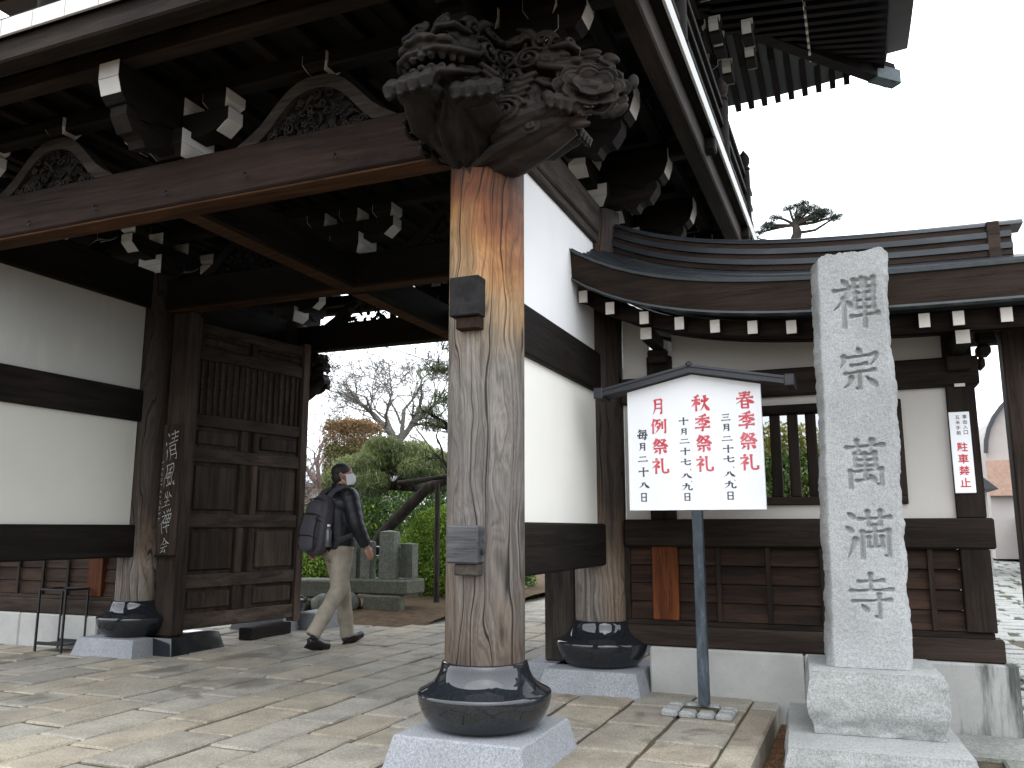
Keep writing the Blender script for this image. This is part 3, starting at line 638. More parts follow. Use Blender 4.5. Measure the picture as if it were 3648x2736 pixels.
def nose(x, y, z, dx, dy, L, h, th, parent, white=True):
    """cloud-shaped nosing that juts out from the wall, with a painted stepped tip"""
    pr = [(0, 0), (L*.35, -.01), (L*.52, -.055), (L*.66, -.06), (L*.72, -.02), (L*.80, .0), (L*.92, .0), (L, .04), (L+.03, h*.55), (L+.03, h), (0, h)]
    def pt(s_, t, zz): return (x + dx*s_ + (t if dy else 0), y + dy*s_ + (t if dx else 0), z+zz)
    vs = [pt(p[0], -th/2, p[1]) for p in pr] + [pt(p[0], th/2, p[1]) for p in pr]; n = len(pr)
    o = MB().add(vs, [tuple(range(n))[::-1], tuple(range(n, 2*n))] + [(i, (i+1) % n, n+(i+1) % n, n+i) for i in range(n)]).build('nosing', DW['y' if dy else 'x'], parent)
    if white:
        m = MB()
        for (a, b) in (((L+.033, h*.55+.004), (L+.033, h-.004)), ((L+.004, .042), (L+.033, h*.55))):
            q = th/2-.003; F_ = [pt(a[0], -q, a[1]), pt(a[0], q, a[1]), pt(b[0], q, b[1]), pt(b[0], -q, b[1])]
            m.add(F_ + [(v[0]-dx*.004, v[1]-dy*.004, v[2]) for v in F_], [(0, 1, 2, 3), (7, 6, 5, 4), (0, 4, 5, 1), (1, 5, 6, 2), (2, 6, 7, 3), (3, 7, 4, 0)])
        m.build('painted_end', WHITE, o)
    return o
def bracket_set(x, y, z0, outs, xarm=True, yarm=False):
    """z0 = top of lintel. outs: outward directions"""
    masu(x, y, z0+.004, .29, .17, gate, [(1, 0), (-1, 0)] if xarm else [(0, -1), (0, 1)])
    if xarm: arm(x, y, z0+.13, 'x', .44, .17, .14, gate)
    if yarm: arm(x, y, z0+.13, 'y', .44, .17, .14, gate)
    for s_ in (-.34, 0, .34):
        if xarm: masu(x+s_, y, z0+.302, .185, .115, gate, [(1, 0), (-1, 0)])
        elif yarm: masu(x, y+s_, z0+.302, .185, .115, gate, [(0, 1), (0, -1)])
    for dx, dy in outs:
        nose(x+dx*.1, y+dy*.1, z0+.02, dx, dy, .38, .16, .13, gate, False)
        nose(x+dx*.1, y+dy*.1, z0+.17, dx, dy, .47, .24, .165, gate, True)
ZL = 3.44
CX = -3.99
for yy_ in (YF, YM, YR):
    outs = [(0, -1)] if yy_ < 5 else ([(0, 1)] if yy_ > 7 else [])
    bracket_set(CX, yy_, ZL+.012, outs, xarm=True)
for gx in (GX0, GX1):
    sd = 1 if gx == GX1 else -1
    for yy_ in (YF, YM, YR):
        outs = [(sd, 0)] + ([(0, -1)] if yy_ < 5 else []) + ([(0, 1)] if yy_ > 7 else [])
        if gx == GX1 and yy_ == YF:
            outs = []
            nose(gx, yy_-.1, 3.74, 0, -1, .45, .20, .13, gate, True); nose(gx+.1, yy_, 3.735, 1, 0, .47, .20, .13, gate, True)
        bracket_set(gx, yy_, 3.53, outs, xarm=(yy_ != YM), yarm=(yy_ == YM))
    for yy_ in (4.97, 7.03): bracket_set(gx, yy_, 3.53, [(sd, 0)], xarm=False, yarm=True)
# frog-leg struts with openwork carving
def kaerumata(cx, y, z0, w=.54, h=.40, front=-1, seed=1):
    outer = []; inner = []
    for k in range(0, 17):
        t = -1 + k/8.0; a = abs(t)
        zo = h*.96*(.5+.5*math.cos(math.pi*min(1, a**1.25))) + .03*a
        outer.append((cx + t*w, z0 + .03 + zo*.9))
    outer = [(cx-w-.02, z0), (cx-w-.045, z0+.018), (cx-w-.02, z0+.045)] + outer[1:-1] + [(cx+w+.02, z0+.045), (cx+w+.045, z0+.018), (cx+w+.02, z0)]
    for k in range(16, -1, -1):
        t = -1 + k/8.0; a = abs(t); inner.append((cx + t*w*.86, z0 + h*.74*(.5+.5*math.cos(math.pi*min(1, a**1.3)))))
    # build as strips
    m = MB(); n = len(inner); oo = outer[3:-3]
    strip_o = [outer[2]] + oo + [outer[-3]]
    N_ = 17; so_ = []
    for k in range(N_):
        f_ = k/(N_-1)*(len(strip_o)-1); i_ = min(int(f_), len(strip_o)-2); t = f_-i_
        so_.append((strip_o[i_][0]*(1-t)+strip_o[i_+1][0]*t, strip_o[i_][1]*(1-t)+strip_o[i_+1][1]*t))
    si = inner[::-1]
    so_[0] = (cx-w-.04, z0+.012); so_[-1] = (cx+w+.04, z0+.012)
    for yy_ in (y-.055, y+.055): pass
    vs = [(p[0], y-.055, p[1]) for p in so_] + [(p[0], y-.055, p[1]) for p in si] + [(p[0], y+.055, p[1]) for p in so_] + [(p[0], y+.055, p[1]) for p in si]
    f = []
    for k in range(N_-1):
        f += [(k, k+1, N_+k+1, N_+k), (2*N_+k+1, 2*N_+k, 3*N_+k, 3*N_+k+1), (k+1, k, 2*N_+k, 2*N_+k+1), (N_+k, N_+k+1, 3*N_+k+1, 3*N_+k)]
    f += [(0, N_, 3*N_, 2*N_), (N_-1, 3*N_-1, 4*N_-1, 2*N_-1)]
    o = m.add(vs, f).build('frog_leg_strut', GW['x'] if front and y < 5 else DW['x'], gate, smooth=True, ang=35)
    rr = random.Random(seed); c = MB()
    for k in range(85):
        t = rr.uniform(-.86, .86); zmax = h*.72*(.5+.5*math.cos(math.pi*min(1, abs(t*1.04)**1.3)))
        if zmax < .03: continue
        zz = z0 + rr.uniform(.0, max(.02, zmax)); px_ = cx + t*w*.84; yb = y + rr.uniform(-.035, .005)
        typ = rr.random()
        if typ < .35:
            pts = []; r0 = rr.uniform(.018, .038); ph = rr.uniform(0, 6.28); sg = rr.choice((-1, 1))
            for q in range(15): aa = ph + sg*q*.62; r_ = r0*(1-q/17); pts.append((px_+r_*math.cos(aa), yb-.012-q*.0012, zz+r_*math.sin(aa)))
            c.tube(pts, [.0095*(1-q/28) for q in range(15)], 6)
        elif typ < .75:
            L2 = rr.uniform(.05, .11); an = rr.uniform(0, 3.14); bend = rr.uniform(-.04, .04)
            pts = [(px_+math.cos(an)*L2*(q/6-.5)+math.sin(an)*bend*math.sin(q/6*3.14), yb-.01*math.sin(q/6*3.14), zz+math.sin(an)*L2*(q/6-.5)+math.cos(an)*bend*math.sin(q/6*3.14)) for q in range(7)]
            c.tube(pts, [.004+.012*math.sin(q/6*3.0+.1) for q in range(7)], 6)
        else:
            for q in range(5):
                aa = q*1.256; c.ball((px_+.017*math.cos(aa), yb-.012, zz+.017*math.sin(aa)), (.014, .012, .014), 6, 4)
            c.ball((px_, yb-.02, zz), .010, 6, 4)
    if y < 7:
        poly = [(p[0], p[1]) for p in si if p[1] > z0-.001]; poly = [(cx-w*.80, z0), ] + [p for p in poly if p[1] > z0+.003] + [(cx+w*.80, z0)]
        c.prism(poly, 'y', y+.004, y+.02)
    c.build('relief_carving', CARVE, o, smooth=True)
    masu(cx, y, z0+h+.0, .165, .115, gate, [(1, 0), (-1, 0)])
sd_ = 1
for yy_ in (YF, YM, YR):
    for cx_ in (-2.90, -5.10): kaerumata(cx_, yy_, ZL+.005, seed=sd_); sd_ += 1
# purlins, joists and floor of the balcony
ZB = 3.86
for yy_ in (YF, YM, YR): beam('purlin', GX0-.95, GX1+.95, yy_-.055, yy_+.055, ZB+.01, ZB+.125, DW['x'])
beam('purlin', GX0-.95, GX1+.93, 3.36, 3.47, 3.845, 3.965, AW['x']); beam('purlin', GX0-.95, GX1+.93, 8.53, 8.64, 3.845, 3.965, DW['x'])
for gx, sd in ((GX0, -1), (GX1, 1)):
    beam('purlin', gx-.055, gx+.055, 3.05, 8.95, ZB+.127, ZB+.235, DW['y'])
    beam('purlin', gx+sd*.52-.05, gx+sd*.52+.05, 3.05, 8.95, ZB+.127, ZB+.235, DW['y'])
k = 0
xj = GX0-.80
while xj < GX1+.85:
    if min(abs(xj-GX0), abs(xj-GX1)) > .09 and abs(xj-(GX1+.52)) > .1 and abs(xj-(GX0-.52)) > .1:
        beam('floor_joist', xj-.035, xj+.035, 3.10, 8.9, ZB+.13, ZB+.205, DW['y'], c=.004)
    xj += .315
yj = 3.25
while yj < 8.9:
    for sd, gx in ((1, GX1), (-1, GX0)):
        beam('side_joist', min(gx+sd*.06, gx+sd*.90), max(gx+sd*.06, gx+sd*.90), yj-.03, yj+.03, ZB+.237, ZB+.30, DW['x'], c=.004)
    yj += .36
# edge beams and the white painted board ends
BX0, BX1, BY0, BY1 = GX0-.945, GX1+.945, 3.035, 8.965
beam('edge_beam', BX0+.05, BX1-.05, BY0+.035, BY0+.17, 3.83, 3.985, AW['x'])
beam('edge_beam', BX0+.05, BX1-.05, BY1-.17, BY1-.035, 3.83, 3.985, DW['x'])
beam('edge_beam', BX1-.20, BX1-.07, BY0+.18, BY1-.18, 3.80, 3.985, AW['y']); beam('edge_beam', BX0+.07, BX0+.20, BY0+.18, BY1-.18, 3.80, 3.985, DW['y'])
xb = BX0
while xb < BX1-.02:
    x2 = min(xb+.262, BX1)
    bdm = MB().box(xb+.003, x2-.003, BY0+.02, 4.25, 4.0665, 4.11, .003).build('floor_board', DW['y'], gate)
    xb += .262
beam('floor_rim', BX0, BX1, BY0+.012, BY0+.2, 3.99, 4.064, DW['x'])
# the rim showing white under the boards, front
xb = BX0
while xb < BX1-.02:
    x2 = min(xb+.262, BX1)
    MB().box(xb+.0035, x2-.0035, BY0-.006, BY0+.0115, 3.968, 4.075, .002).build('rim_tile', WHITE, gate)
    xb += .262
yb_ = BY0+.02
while yb_ < BY1:
    y2 = min(yb_+1.46, BY1)
    MB().box(BX1-.006, BX1+.012, yb_+.0025, y2-.0025, 3.975, 4.085, .002).build('rim_board', WHITE, gate)
    MB().box(BX0-.012, BX0+.006, yb_+.0025, y2-.0025, 3.975, 4.085, .002).build('rim_board', WHITE, gate); yb_ += 1.46
beam('floor_rim', BX1-.19, BX1-.0065, BY0+.21, BY1, 3.99, 4.11, DW['y']); beam('floor_rim', BX0+.0065, BX0+.19, BY0+.21, BY1, 3.99, 4.11, DW['y'])
beam('floor_edge', BX1-.25, BX1+.005, 4.26, BY1, 4.112, 4.14, DW['y']); beam('floor_edge', BX0-.005, BX0+.25, 4.26, BY1, 4.112, 4.14, DW['y'])
# boarded ceiling between the joists
yb_ = BY0+.2; k = 0
while yb_ < BY1-.1:
    MB().box(BX0+.2, BX1-.2, yb_+.002, min(yb_+.42, BY1-.1)-.002, 4.112 if yb_ < 4.26 else 4.17, 4.13 if yb_ < 4.26 else 4.19).build('ceiling_board', DW['x'], gate); yb_ += .42
# balustrade
def newel(x, y):
    m = MB().lathe([(.055, 4.2), (.055, 4.72), (.045, 4.735), (.06, 4.75), (.06, 4.765), (.04, 4.785), (.058, 4.82), (.062, 4.86), (.05, 4.90), (.03, 4.93), (.012, 4.955), (.004, 4.97)], x, y, 12)
    m.build('newel_post', DW['z'], gate, smooth=True)
for x_, y_ in ((BX1-.06, BY0+.08), (BX1-.06, 5.0), (BX1-.06, 6.9), (BX1-.06, 8.45), (BX0+.06, BY0+.08), (BX0+.06, BY1-.08), (-2.6, BY0+.08), (-4.0, BY0+.08), (-5.4, BY0+.08)): newel(x_, y_)
for zz in (4.30, 4.48, 4.66):
    beam('rail', BX0, BX1, BY0+.06, BY0+.10, zz, zz+.045, DW['x'], c=.004); beam('rail', BX1-.08, BX1-.04, BY0+.1, BY1, zz, zz+.045, DW['y'], c=.004)
# upper storey walls
box('upper_wall', PLASTC, gate, GX0+.35, GX1-.35, 4.35, 7.7, 4.24, 6.5, 0)
for x_ in (GX0+.35, -4.7, -3.3, GX1-.35):
    for y_ in (4.35, 7.7): MB().lathe([(.13, 4.24), (.13, 6.3)], x_, y_, 20).build('upper_pillar', DW['z'], gate, smooth=True)
for y_ in (4.35, 7.7):
    beam('upper_beam', GX0+.2, GX1-.2, y_-.08, y_+.08, 5.5, 5.75, DW['x']); beam('upper_beam', GX0+.2, GX1-.2, y_-.07, y_+.07, 4.5, 4.7, DW['x'])
for x_ in (GX0+.35, GX1-.35):
    beam('upper_beam', x_-.08, x_+.08, 4.2, 7.85, 5.5+.25, 6.0, DW['y']); beam('upper_beam', x_-.07, x_+.07, 4.2, 7.85, 4.7, 4.9, DW['y'])
UX = GX1-.35
for y_ in (4.9, 5.9, 6.9, 7.9):
    for st_, (ox, zz) in enumerate(((.15, 5.72), (.45, 5.88), (.78, 6.05))):
        nose(UX+.02, y_, zz, 1, 0, ox+.15, .13, .085, gate, True)
        arm(UX+ox+.05, y_, zz+.13, 'y', .30, .10, .07, gate)
for (ax_, ay_, az_) in ((-1.05, 7.98, 6.0), (-1.26, 8.1, 5.98), (-1.05, 8.28, 6.0), (-.76, 8.24, 6.05), (-.79, 8.74, 6.08), (-1.05, 8.87, 6.02), (-1.26, 8.62, 5.98), (-1.05, 7.2, 6.0), (-.76, 7.3, 6.05)):
    arm(ax_, ay_, az_, 'y', .17, .13, .10, gate); masu(ax_, ay_, az_+.132, .12, .09, gate, [(0, -1), (0, 1)])
for x_ in (-2.6, -3.6):
    for st_, (ox, zz) in enumerate(((.15, 5.72), (.45, 5.88), (.78, 6.05))): nose(x_, 7.75, zz, 0, 1, ox+.15, .13, .085, gate, True)
# diagonal corner arms
for st_, (ox, zz) in enumerate(((.35, 5.74), (.75, 5.92), (1.15, 6.1))):
    a = MB(); a.M = Matrix.Translation((UX, 7.75, zz)) @ Matrix.Rotation(R(45), 4, 'Z'); a.box(0, ox+.2, -.05, .05, 0, .13, .004); o = a.build('corner_arm', DW['x'], gate)
    b = MB(); b.M = a.M; b.box(ox+.201, ox+.207, -.047, .047, .004, .126); b.build('painted_end', WHITE, o)
# purlins carrying the upper eaves
beam('upper_purlin', UX+.80, UX+.90, 3.4, 8.85, 6.26, 6.40, DW['y']); beam('upper_purlin', GX0-.5, UX+.80, 8.60, 8.70, 6.26, 6.40, DW['x'])
# upper roof: two tiers of rafters, eave boards, hip rafter, shell
EX, EY, EZ = .60, 10.42, 6.40
UD = wood('eave_wood', (0.004, 0.0036, 0.0048), (0.0144, 0.0112, 0.012), 'x', spec=.3); UDY = wood('eave_wood_long', (0.0032, 0.00288, 0.00384), (0.01152, 0.00896, 0.0096), 'y', spec=.3)
def lift(d):      # eave corner sweeps up
    return .16*max(0, 1-d/2.2)**2
yk = 3.2
while yk < EY-.12:
    dz = lift(EY-yk); xin = max(UX-.1, UX-.1 + max(0, yk-7.8))
    if xin < EX-.2:
        def raf(x0, x1, za, zb, nm, endw):
            m = MB(); hw = .034; hh = .085
            vs = [(x0, yk-hw, za), (x0, yk+hw, za), (x0, yk+hw, za+hh), (x0, yk-hw, za+hh), (x1, yk-hw, zb), (x1, yk+hw, zb), (x1, yk+hw, zb+hh), (x1, yk-hw, zb+hh)]
            m.add(vs, [(0, 3, 2, 1), (4, 5, 6, 7), (0, 1, 5, 4), (1, 2, 6, 5), (2, 3, 7, 6), (3, 0, 4, 7)]); o = m.build(nm, UD, gate)
            if endw: MB().box(x1-.022, x1+.004, yk-hw-.002, yk+hw+.002, zb-.006, zb+hh+.002).build('painted_end', WHITE, o)
        xt1 = min(-.20, EX)
        if xin < xt1-.1: raf(xin, xt1, EZ+.30-.02*(xin-UX)+dz*.3, EZ+.10+dz*.5, 'rafter', True)
        raf(max(xin, -1.15), EX, EZ+.20+dz*.6, EZ+dz, 'flying_rafter', False)
    yk += .163
xk = -5.2
while xk < EX-.12:
    dz = lift(EX-xk); yin = max(7.8, 7.8 + max(0, xk-UX)+.02)
    if yin < EY-.2:
        def rafy(y0, y1, za, zb, nm):
            hw = .034; hh = .085
            vs = [(xk-hw, y0, za), (xk+hw, y0, za), (xk+hw, y0, za+hh), (xk-hw, y0, za+hh), (xk-hw, y1, zb), (xk+hw, y1, zb), (xk+hw, y1, zb+hh), (xk-hw, y1, zb+hh)]
            o = MB().add(vs, [(0, 1, 2, 3), (7, 6, 5, 4), (0, 4, 5, 1), (1, 5, 6, 2), (2, 6, 7, 3), (3, 7, 4, 0)]).build(nm, UDY, gate)
        if yin < 9.4: rafy(yin, 9.5, EZ+.30, EZ+.10+dz*.5, 'rafter')
        rafy(max(yin, 8.7), EY, EZ+.20+dz*.6, EZ+dz, 'flying_rafter')
    xk += .163
# boards above the rafters + thick roof edge, following the corner lift
def roof_strip(axis):
    m = MB(); n = 24; vs = []; fs = []
    for i in range(n+1):
        t = i/n
        if axis == 'y':   # right-hand eave, runs along y
            y_ = 3.0 + (EY-.02-3.0)*t; dz = lift(EY-y_); q = [(UX-.3, EZ+.42), (-.25, EZ+.20+dz*.5), (EX-.03, EZ+.088+dz), (EX-.03, EZ+.15+dz), (EX+.04, EZ+.152+dz), (EX+.04, EZ+.24+dz), (EX+.28, EZ+.26+dz), (EX+.28, EZ+.33+dz), (EX+.24, EZ+.40+dz), (UX-.3, EZ+1.5)]
            q = [(a, y_, b) for a, b in q]
            # hip cut
            q = [(max(a, 0) if False else a, y_, b) for a, _, b in q]
        else:
            x_ = GX0-2.4 + (EX-.02-GX0+2.4)*t; dz = lift(EX-x_); q = [(x_, a, b) for a, b in [(7.7, EZ+.42), (9.5, EZ+.20+dz*.5), (EY-.03, EZ+.088+dz), (EY-.03, EZ+.15+dz), (EY+.03, EZ+.152+dz), (EY+.03, EZ+.24+dz), (EY+.10, EZ+.25+dz), (EY+.10, EZ+.33+dz), (EY+.06, EZ+.40+dz), (7.7, EZ+1.5)]]
        vs += q
    w = 10
    for i in range(n):
        for k_ in range(w-1): fs.append((i*w+k_, i*w+k_+1, (i+1)*w+k_+1, (i+1)*w+k_))
    fs.append(tuple(range(w))); fs.append(tuple(range(n*w, n*w+w))[::-1])
    m.add(vs, fs); return m
RS = simple('upper_roof_copper', (.010, .0095, .012), .5, .4, .2)
roof_strip('y').build('upper_roof', RS, gate); roof_strip('x').build('upper_roof', RS, gate)
MB().prism([(GX0-2.4, 3.0), (EX+.2, 3.0), (EX+.2, EY), (GX0-2.4, EY)], 'z', EZ+.45, EZ+.5).build('upper_roof', SLATE, gate)
m = MB(); m.M = Matrix.Translation((UX, 7.75, 0)) @ Matrix.Rotation(math.atan2(EY-7.75, EX-UX), 4, 'Z')
Lh = math.hypot(EY-7.75, EX-UX)+.10
m.add([(0, -.07, EZ+.36), (0, .07, EZ+.36), (0, .07, EZ+.5), (0, -.07, EZ+.5), (Lh, -.075, EZ+.03), (Lh, .075, EZ+.03), (Lh, .075, EZ+.27), (Lh, -.075, EZ+.27), (Lh+.05, -.075, EZ+.1), (Lh+.05, .075, EZ+.1)],
      [(0, 1, 5, 4), (1, 2, 6, 5), (2, 3, 7, 6), (3, 0, 4, 7), (4, 5, 9, 8), (8, 9, 6, 7), (4, 8, 7), (5, 6, 9)])
m.build('hip_rafter', UD, gate)
m = MB(); m.M = Matrix.Translation((UX, 7.75, 0)) @ Matrix.Rotation(math.atan2(EY-7.75, EX-UX), 4, 'Z'); m.box(Lh-.30, Lh+.10, -.080, .080, EZ+.03, EZ+.22, .015); m.build('hip_rafter_cap', PATINA, gate)
beam('bay_strut', -.95, -.86, 7.6, 7.7, 4.9, 6.5, DW['z']) if False else None

# ---- carved lions -------------------------------------------------------------
def spiral(mb, c, r0, u, v, w, turns=2.2, rad=.010, sg=1, ph=0, n=26, lift_=.02):
    u, v, w = Vector(u), Vector(v), Vector(w); pts = []
    for q in range(n):
        t = q/(n-1); a = ph + sg*turns*6.283*t; r_ = r0*(1-t*.92); pts.append(Vector(c) + u*r_*math.cos(a) + v*r_*math.sin(a) + w*(lift_*t))
    mb.tube(pts, [rad*(1-.35*q/n) for q in range(n)], 7)
def paw(mb, c, f, s_, size, toes=4):
    """c: centre; f: forward unit; s_: side unit"""
    f = Vector(f); s_ = Vector(s_); up = Vector((0, 0, 1)); c = Vector(c)
    M3 = Matrix((f, s_, up)).transposed()
    mb.ball(c - f*size*.2, (size*.7, size*.85, size*.62), 12, 8, M3)
    for k in range(toes):
        o = (k-(toes-1)/2)*size*.46
        b = c + s_*o + f*size*.10
        pts = [b + up*size*.55, b + f*size*.35 + up*size*.48, b + f*size*.55 + up*size*.05, b + f*size*.50 - up*size*.40]
        mb.tube(pts, [size*.22, size*.27, size*.28, size*.20], 8)
        mb.tube([b + f*size*.55 - up*size*.32, b + f*size*.60 - up*size*.50, b + f*size*.50 - up*size*.62], [size*.15, size*.12, size*.05], 6)
        for zz in (.42, .22, .02): mb.tube([b + f*size*.58 + s_*t_*size*.2 + up*size*(zz-.05*abs(t_)) for t_ in (-1, -.5, 0, .5, 1)], size*.045, 5)
def lion(flower=False):
    """local: faces +x, up z, origin at the pillar face, level with the lintel"""
    m = MB(); U = Vector((0, 1, 0)); Z = Vector((0, 0, 1)); X = Vector((1, 0, 0))
    ax = [Vector((-.12, 0, -.20)), Vector((.02, 0, -.12)), Vector((.13, 0, .0)), Vector((.19, 0, .14)), Vector((.20, 0, .32))]
    rd = [.08, .115, .145, .165, .17]
    m.tube(ax, rd, 18)
    def axp(t):
        f = t*(len(ax)-1); i = min(int(f), len(ax)-2); return ax[i].lerp(ax[i+1], f-i), rd[i]+(rd[i+1]-rd[i])*(f-i)
    # flowing locks running from the pillar up the breast and flanks
    for k in range(22):
        ph = -2.6 + 5.2*k/21; pts = []
        for q in range(9):
            t = .02 + .80*q/8; c, r_ = axp(t); d = (axp(min(1, t+.02))[0]-axp(max(0, t-.02))[0]).normalized(); n1 = d.cross(U).normalized(); a = ph + .35*math.sin(t*5+k)
            pts.append(c - n1*math.cos(a)*r_*1.02 + U*math.sin(a)*r_*1.02)
        m.tube(pts, [.008+.014*math.sin(math.pi*min(1, q/7.5)) for q in range(9)], 7)
    # skull, muzzle
    m.ball((.22, 0, .46), (.20, .19, .155), 20, 12)
    m.ball((.37, 0, .385), (.13, .15, .085), 16, 10)
    m.ball((.475, 0, .425), (.050, .062, .042), 12, 8); m.tube([(.40, 0, .47), (.45, 0, .455), (.49, 0, .43)], [.03, .032, .03], 8)
    for s_ in (-1, 1):
        m.ball((.495, s_*.048, .405), (.030, .030, .026), 10, 6); m.ball((.44, s_*.085, .40), (.055, .05, .042), 10, 6)
        m.ball((.37, s_*.088, .475), (.044, .040, .038), 12, 8); m.ball((.402, s_*.095, .475), (.018, .018, .018), 8, 6)
        m.tube([(.42, s_*.015, .49), (.435, s_*.055, .53), (.41, s_*.115, .535), (.34, s_*.165, .50)], [.018, .030, .030, .014], 8)
        for (cx_, cz_, r0, ph) in ((.30, .58, .070, 0), (.16, .60, .066, 1.1), (.24, .43, .085, .6), (.10, .46, .075, 1.9), (.14, .31, .072, 2.5), (.05, .60, .055, .5), (.03, .34, .06, 1.4)):
            yy_ = .185 if cz_ < .55 else .135
            spiral(m, (cx_, s_*yy_, cz_), r0, (1, 0, 0), (0, s_*.25 if cz_ > .55 else 0, 1), (0, s_, 0), 2.1, .015, 1 if cx_ > .15 else -1, ph, 30, .03)
        spiral(m, (.40, s_*.062, .585), .055, (.2, .98, 0), (0, 0, 1), (1, 0, 0), 2.0, .0135, s_, 1.0, 28, .03)
        # rolled lips
        m.tube([(.475, s_*.01, .345), (.478, s_*.06, .335), (.45, s_*.115, .325), (.38, s_*.155, .335), (.30, s_*.17, .37), (.25, s_*.165, .41)], [.020, .026, .026, .026, .024, .014], 9)
        m.tube([(.455, s_*.01, .185), (.45, s_*.075, .18), (.40, s_*.13, .19), (.32, s_*.16, .225), (.27, s_*.165, .28)], [.024, .026, .024, .022, .016], 8)
        for k in range(8):
            m.tube([(.27-.02*k, s_*.165, .33-.045*k), (.20-.02*k, s_*(.21), .27-.045*k), (.12-.02*k, s_*.20, .24-.05*k), (.05-.02*k, s_*.165, .25-.05*k)], [.020, .024, .018, .005], 7)
        m.tube([(.26, s_*.12, .60), (.23, s_*.17, .66), (.17, s_*.18, .70)], [.034, .030, .010], 8)
    m.ball((.35, 0, .205), (.12, .13, .05), 14, 8); m.tube([(.44, -.06, .165), (.42, 0, .12), (.44, .06, .165)], [.022, .034, .022], 8)
    m.ball((.30, 0, .275), (.085, .09, .035), 12, 6)                     # tongue, dark in the open mouth
    for row, zz, hh in ((0, .300, .060), (1, .222, .040)):
        for k in range(9):
            a = -1.30 + k*.325; big = 1.35 if k in (1, 7) and row == 0 else 1
            px_, py_ = .335+.135*math.cos(a), .138*math.sin(a); sg_ = 1 if row == 0 else -1
            m.tube([(px_, py_, zz+sg_*hh*.5), (px_+.008, py_, zz), (px_-.002, py_, zz-sg_*hh*.5*big)], [.019, .019, .010], 7)
    for k in range(11):      # crown curls
        a = (k/10-.5)*math.pi*.95
        spiral(m, (.23-.05*abs(math.sin(a)), .175*math.sin(a), .60+.045*math.cos(a)), .046, (1, 0, 0), (0, math.cos(a), -math.sin(a)), (0, math.sin(a)*.6, math.cos(a)), 1.7, .0125, 1, k, 22, .035)
        m.ball((.12+.03*(k % 2), .185*math.sin(a), .585+.055*math.cos(a)), (.034, .034, .030), 9, 6)
    if not flower:
        m.tube([(.10, -.10, -.04), (.22, -.12, .0), (.34, -.08, .05), (.40, -.06, .08)], [.07, .078, .075, .07], 12)
        paw(m, (.42, -.05, .10), (1, 0, -.0), (0, 1, 0), .128)
        m.tube([(.08, .12, -.04), (.20, .17, -.02), (.29, .18, .02)], [.07, .075, .065], 12)
        paw(m, (.30, .175, .05), (.94, .34, 0), (-.34, .94, 0), .118)
        spiral(m, (.17, -.225, .05), .075, (1, 0, .2), (-.2, 0, 1), (0, -1, 0), 2.4, .015, 1, 0, 32, .03); spiral(m, (.10, -.19, -.09), .055, (1, 0, .4), (-.4, 0, 1), (0, -1, 0), 2.1, .013, -1, 2, 28, .03)
        spiral(m, (.14, .235, .0), .06, (1, 0, 0), (0, 0, 1), (0, 1, 0), 2, .013, 1, 0)
    else:
        m.tube([(.0, -.12, -.10), (.14, -.18, -.07), (.28, -.18, -.02), (.36, -.16, .02)], [.07, .10, .085, .07], 12)
        m.ball((.17, -.20, .0), (.145, .07, .125), 16, 10)
        spiral(m, (.15, -.268, .01), .105, (1, 0, .1), (-.1, 0, 1), (0, -1, 0), 2.8, .016, 1, 0, 40, .03)
        paw(m, (.37, -.15, .02), (.80, -.6, 0), (.6, .80, 0), .112)
        m.tube([(.06, .11, -.06), (.2, .15, -.06), (.32, .12, -.02)], [.07, .065, .055], 12); paw(m, (.34, .13, .0), (1, 0, 0), (0, 1, 0), .09)
        m.tube([(-.10, -.12, -.25), (.06, -.17, -.21), (.22, -.18, -.14), (.34, -.15, -.07), (.42, -.11, -.03)], [.03, .055, .062, .05, .02], 10)
        m.tube([(-.08, -.02, -.26), (.10, -.06, -.22), (.28, -.06, -.13), (.40, -.04, -.05)], [.09, .105, .085, .055], 12)
        spiral(m, (.26, -.215, -.12), .05, (1, 0, .4), (-.4, 0, 1), (0, -1, 0), 2.0, .012, -1, 1, 26, .03)
        fc = Vector((.53, -.10, .16)); fd = Vector((.50, -.86, .0)).normalized(); fs_ = fd.cross(Z).normalized(); M3 = Matrix((fs_, fd, Z)).transposed()
        m.ball(fc, (.070, .065, .062), 14, 10, M3)
        for ring, (n_, rr_, pr, dep) in enumerate(((5, .066, .045, .050), (7, .112, .056, .020), (9, .150, .058, -.020))):
            for k in range(n_):
                a = 6.283*k/n_ + ring*.45; c = fc + fd*dep + fs_*rr_*math.cos(a) + Z*rr_*math.sin(a)
                rad_ = fs_*math.cos(a)+Z*math.sin(a); tg = -fs_*math.sin(a)+Z*math.cos(a)
                M4 = Matrix(((rad_+fd*.45).normalized(), (fd-rad_*.45).normalized(), tg)).transposed()
                m.ball(c, (pr*.85, pr*.24, pr), 12, 6, M4)
                rim = [c + M4 @ Vector((pr*.80*math.cos(b), pr*.08, pr*.98*math.sin(b))) for b in (-1.5, -.9, -.3, .3, .9, 1.5)]
                m.tube(rim, .0095, 5)
        for (dx, dy, dz, an) in ((-.02, .02, .25, .3), (.09, .04, -.15, 2.3), (-.06, .0, -.20, 3.3), (.13, .10, .06, 1.6), (.06, .03, .19, .9)):
            c = fc + Vector((dx, dy, dz)); M4 = Matrix.Rotation(an, 3, 'Y')
            for w_ in (-.045, 0, .045): m.ball(c + M4 @ Vector((.02-abs(w_)*.5, 0, w_)), (.062, .02, .030), 10, 6, M4)
            m.tube([c + M4 @ Vector((t_, -.022, 0)) for t_ in (-.07, 0, .07)], .007, 5)
    return m
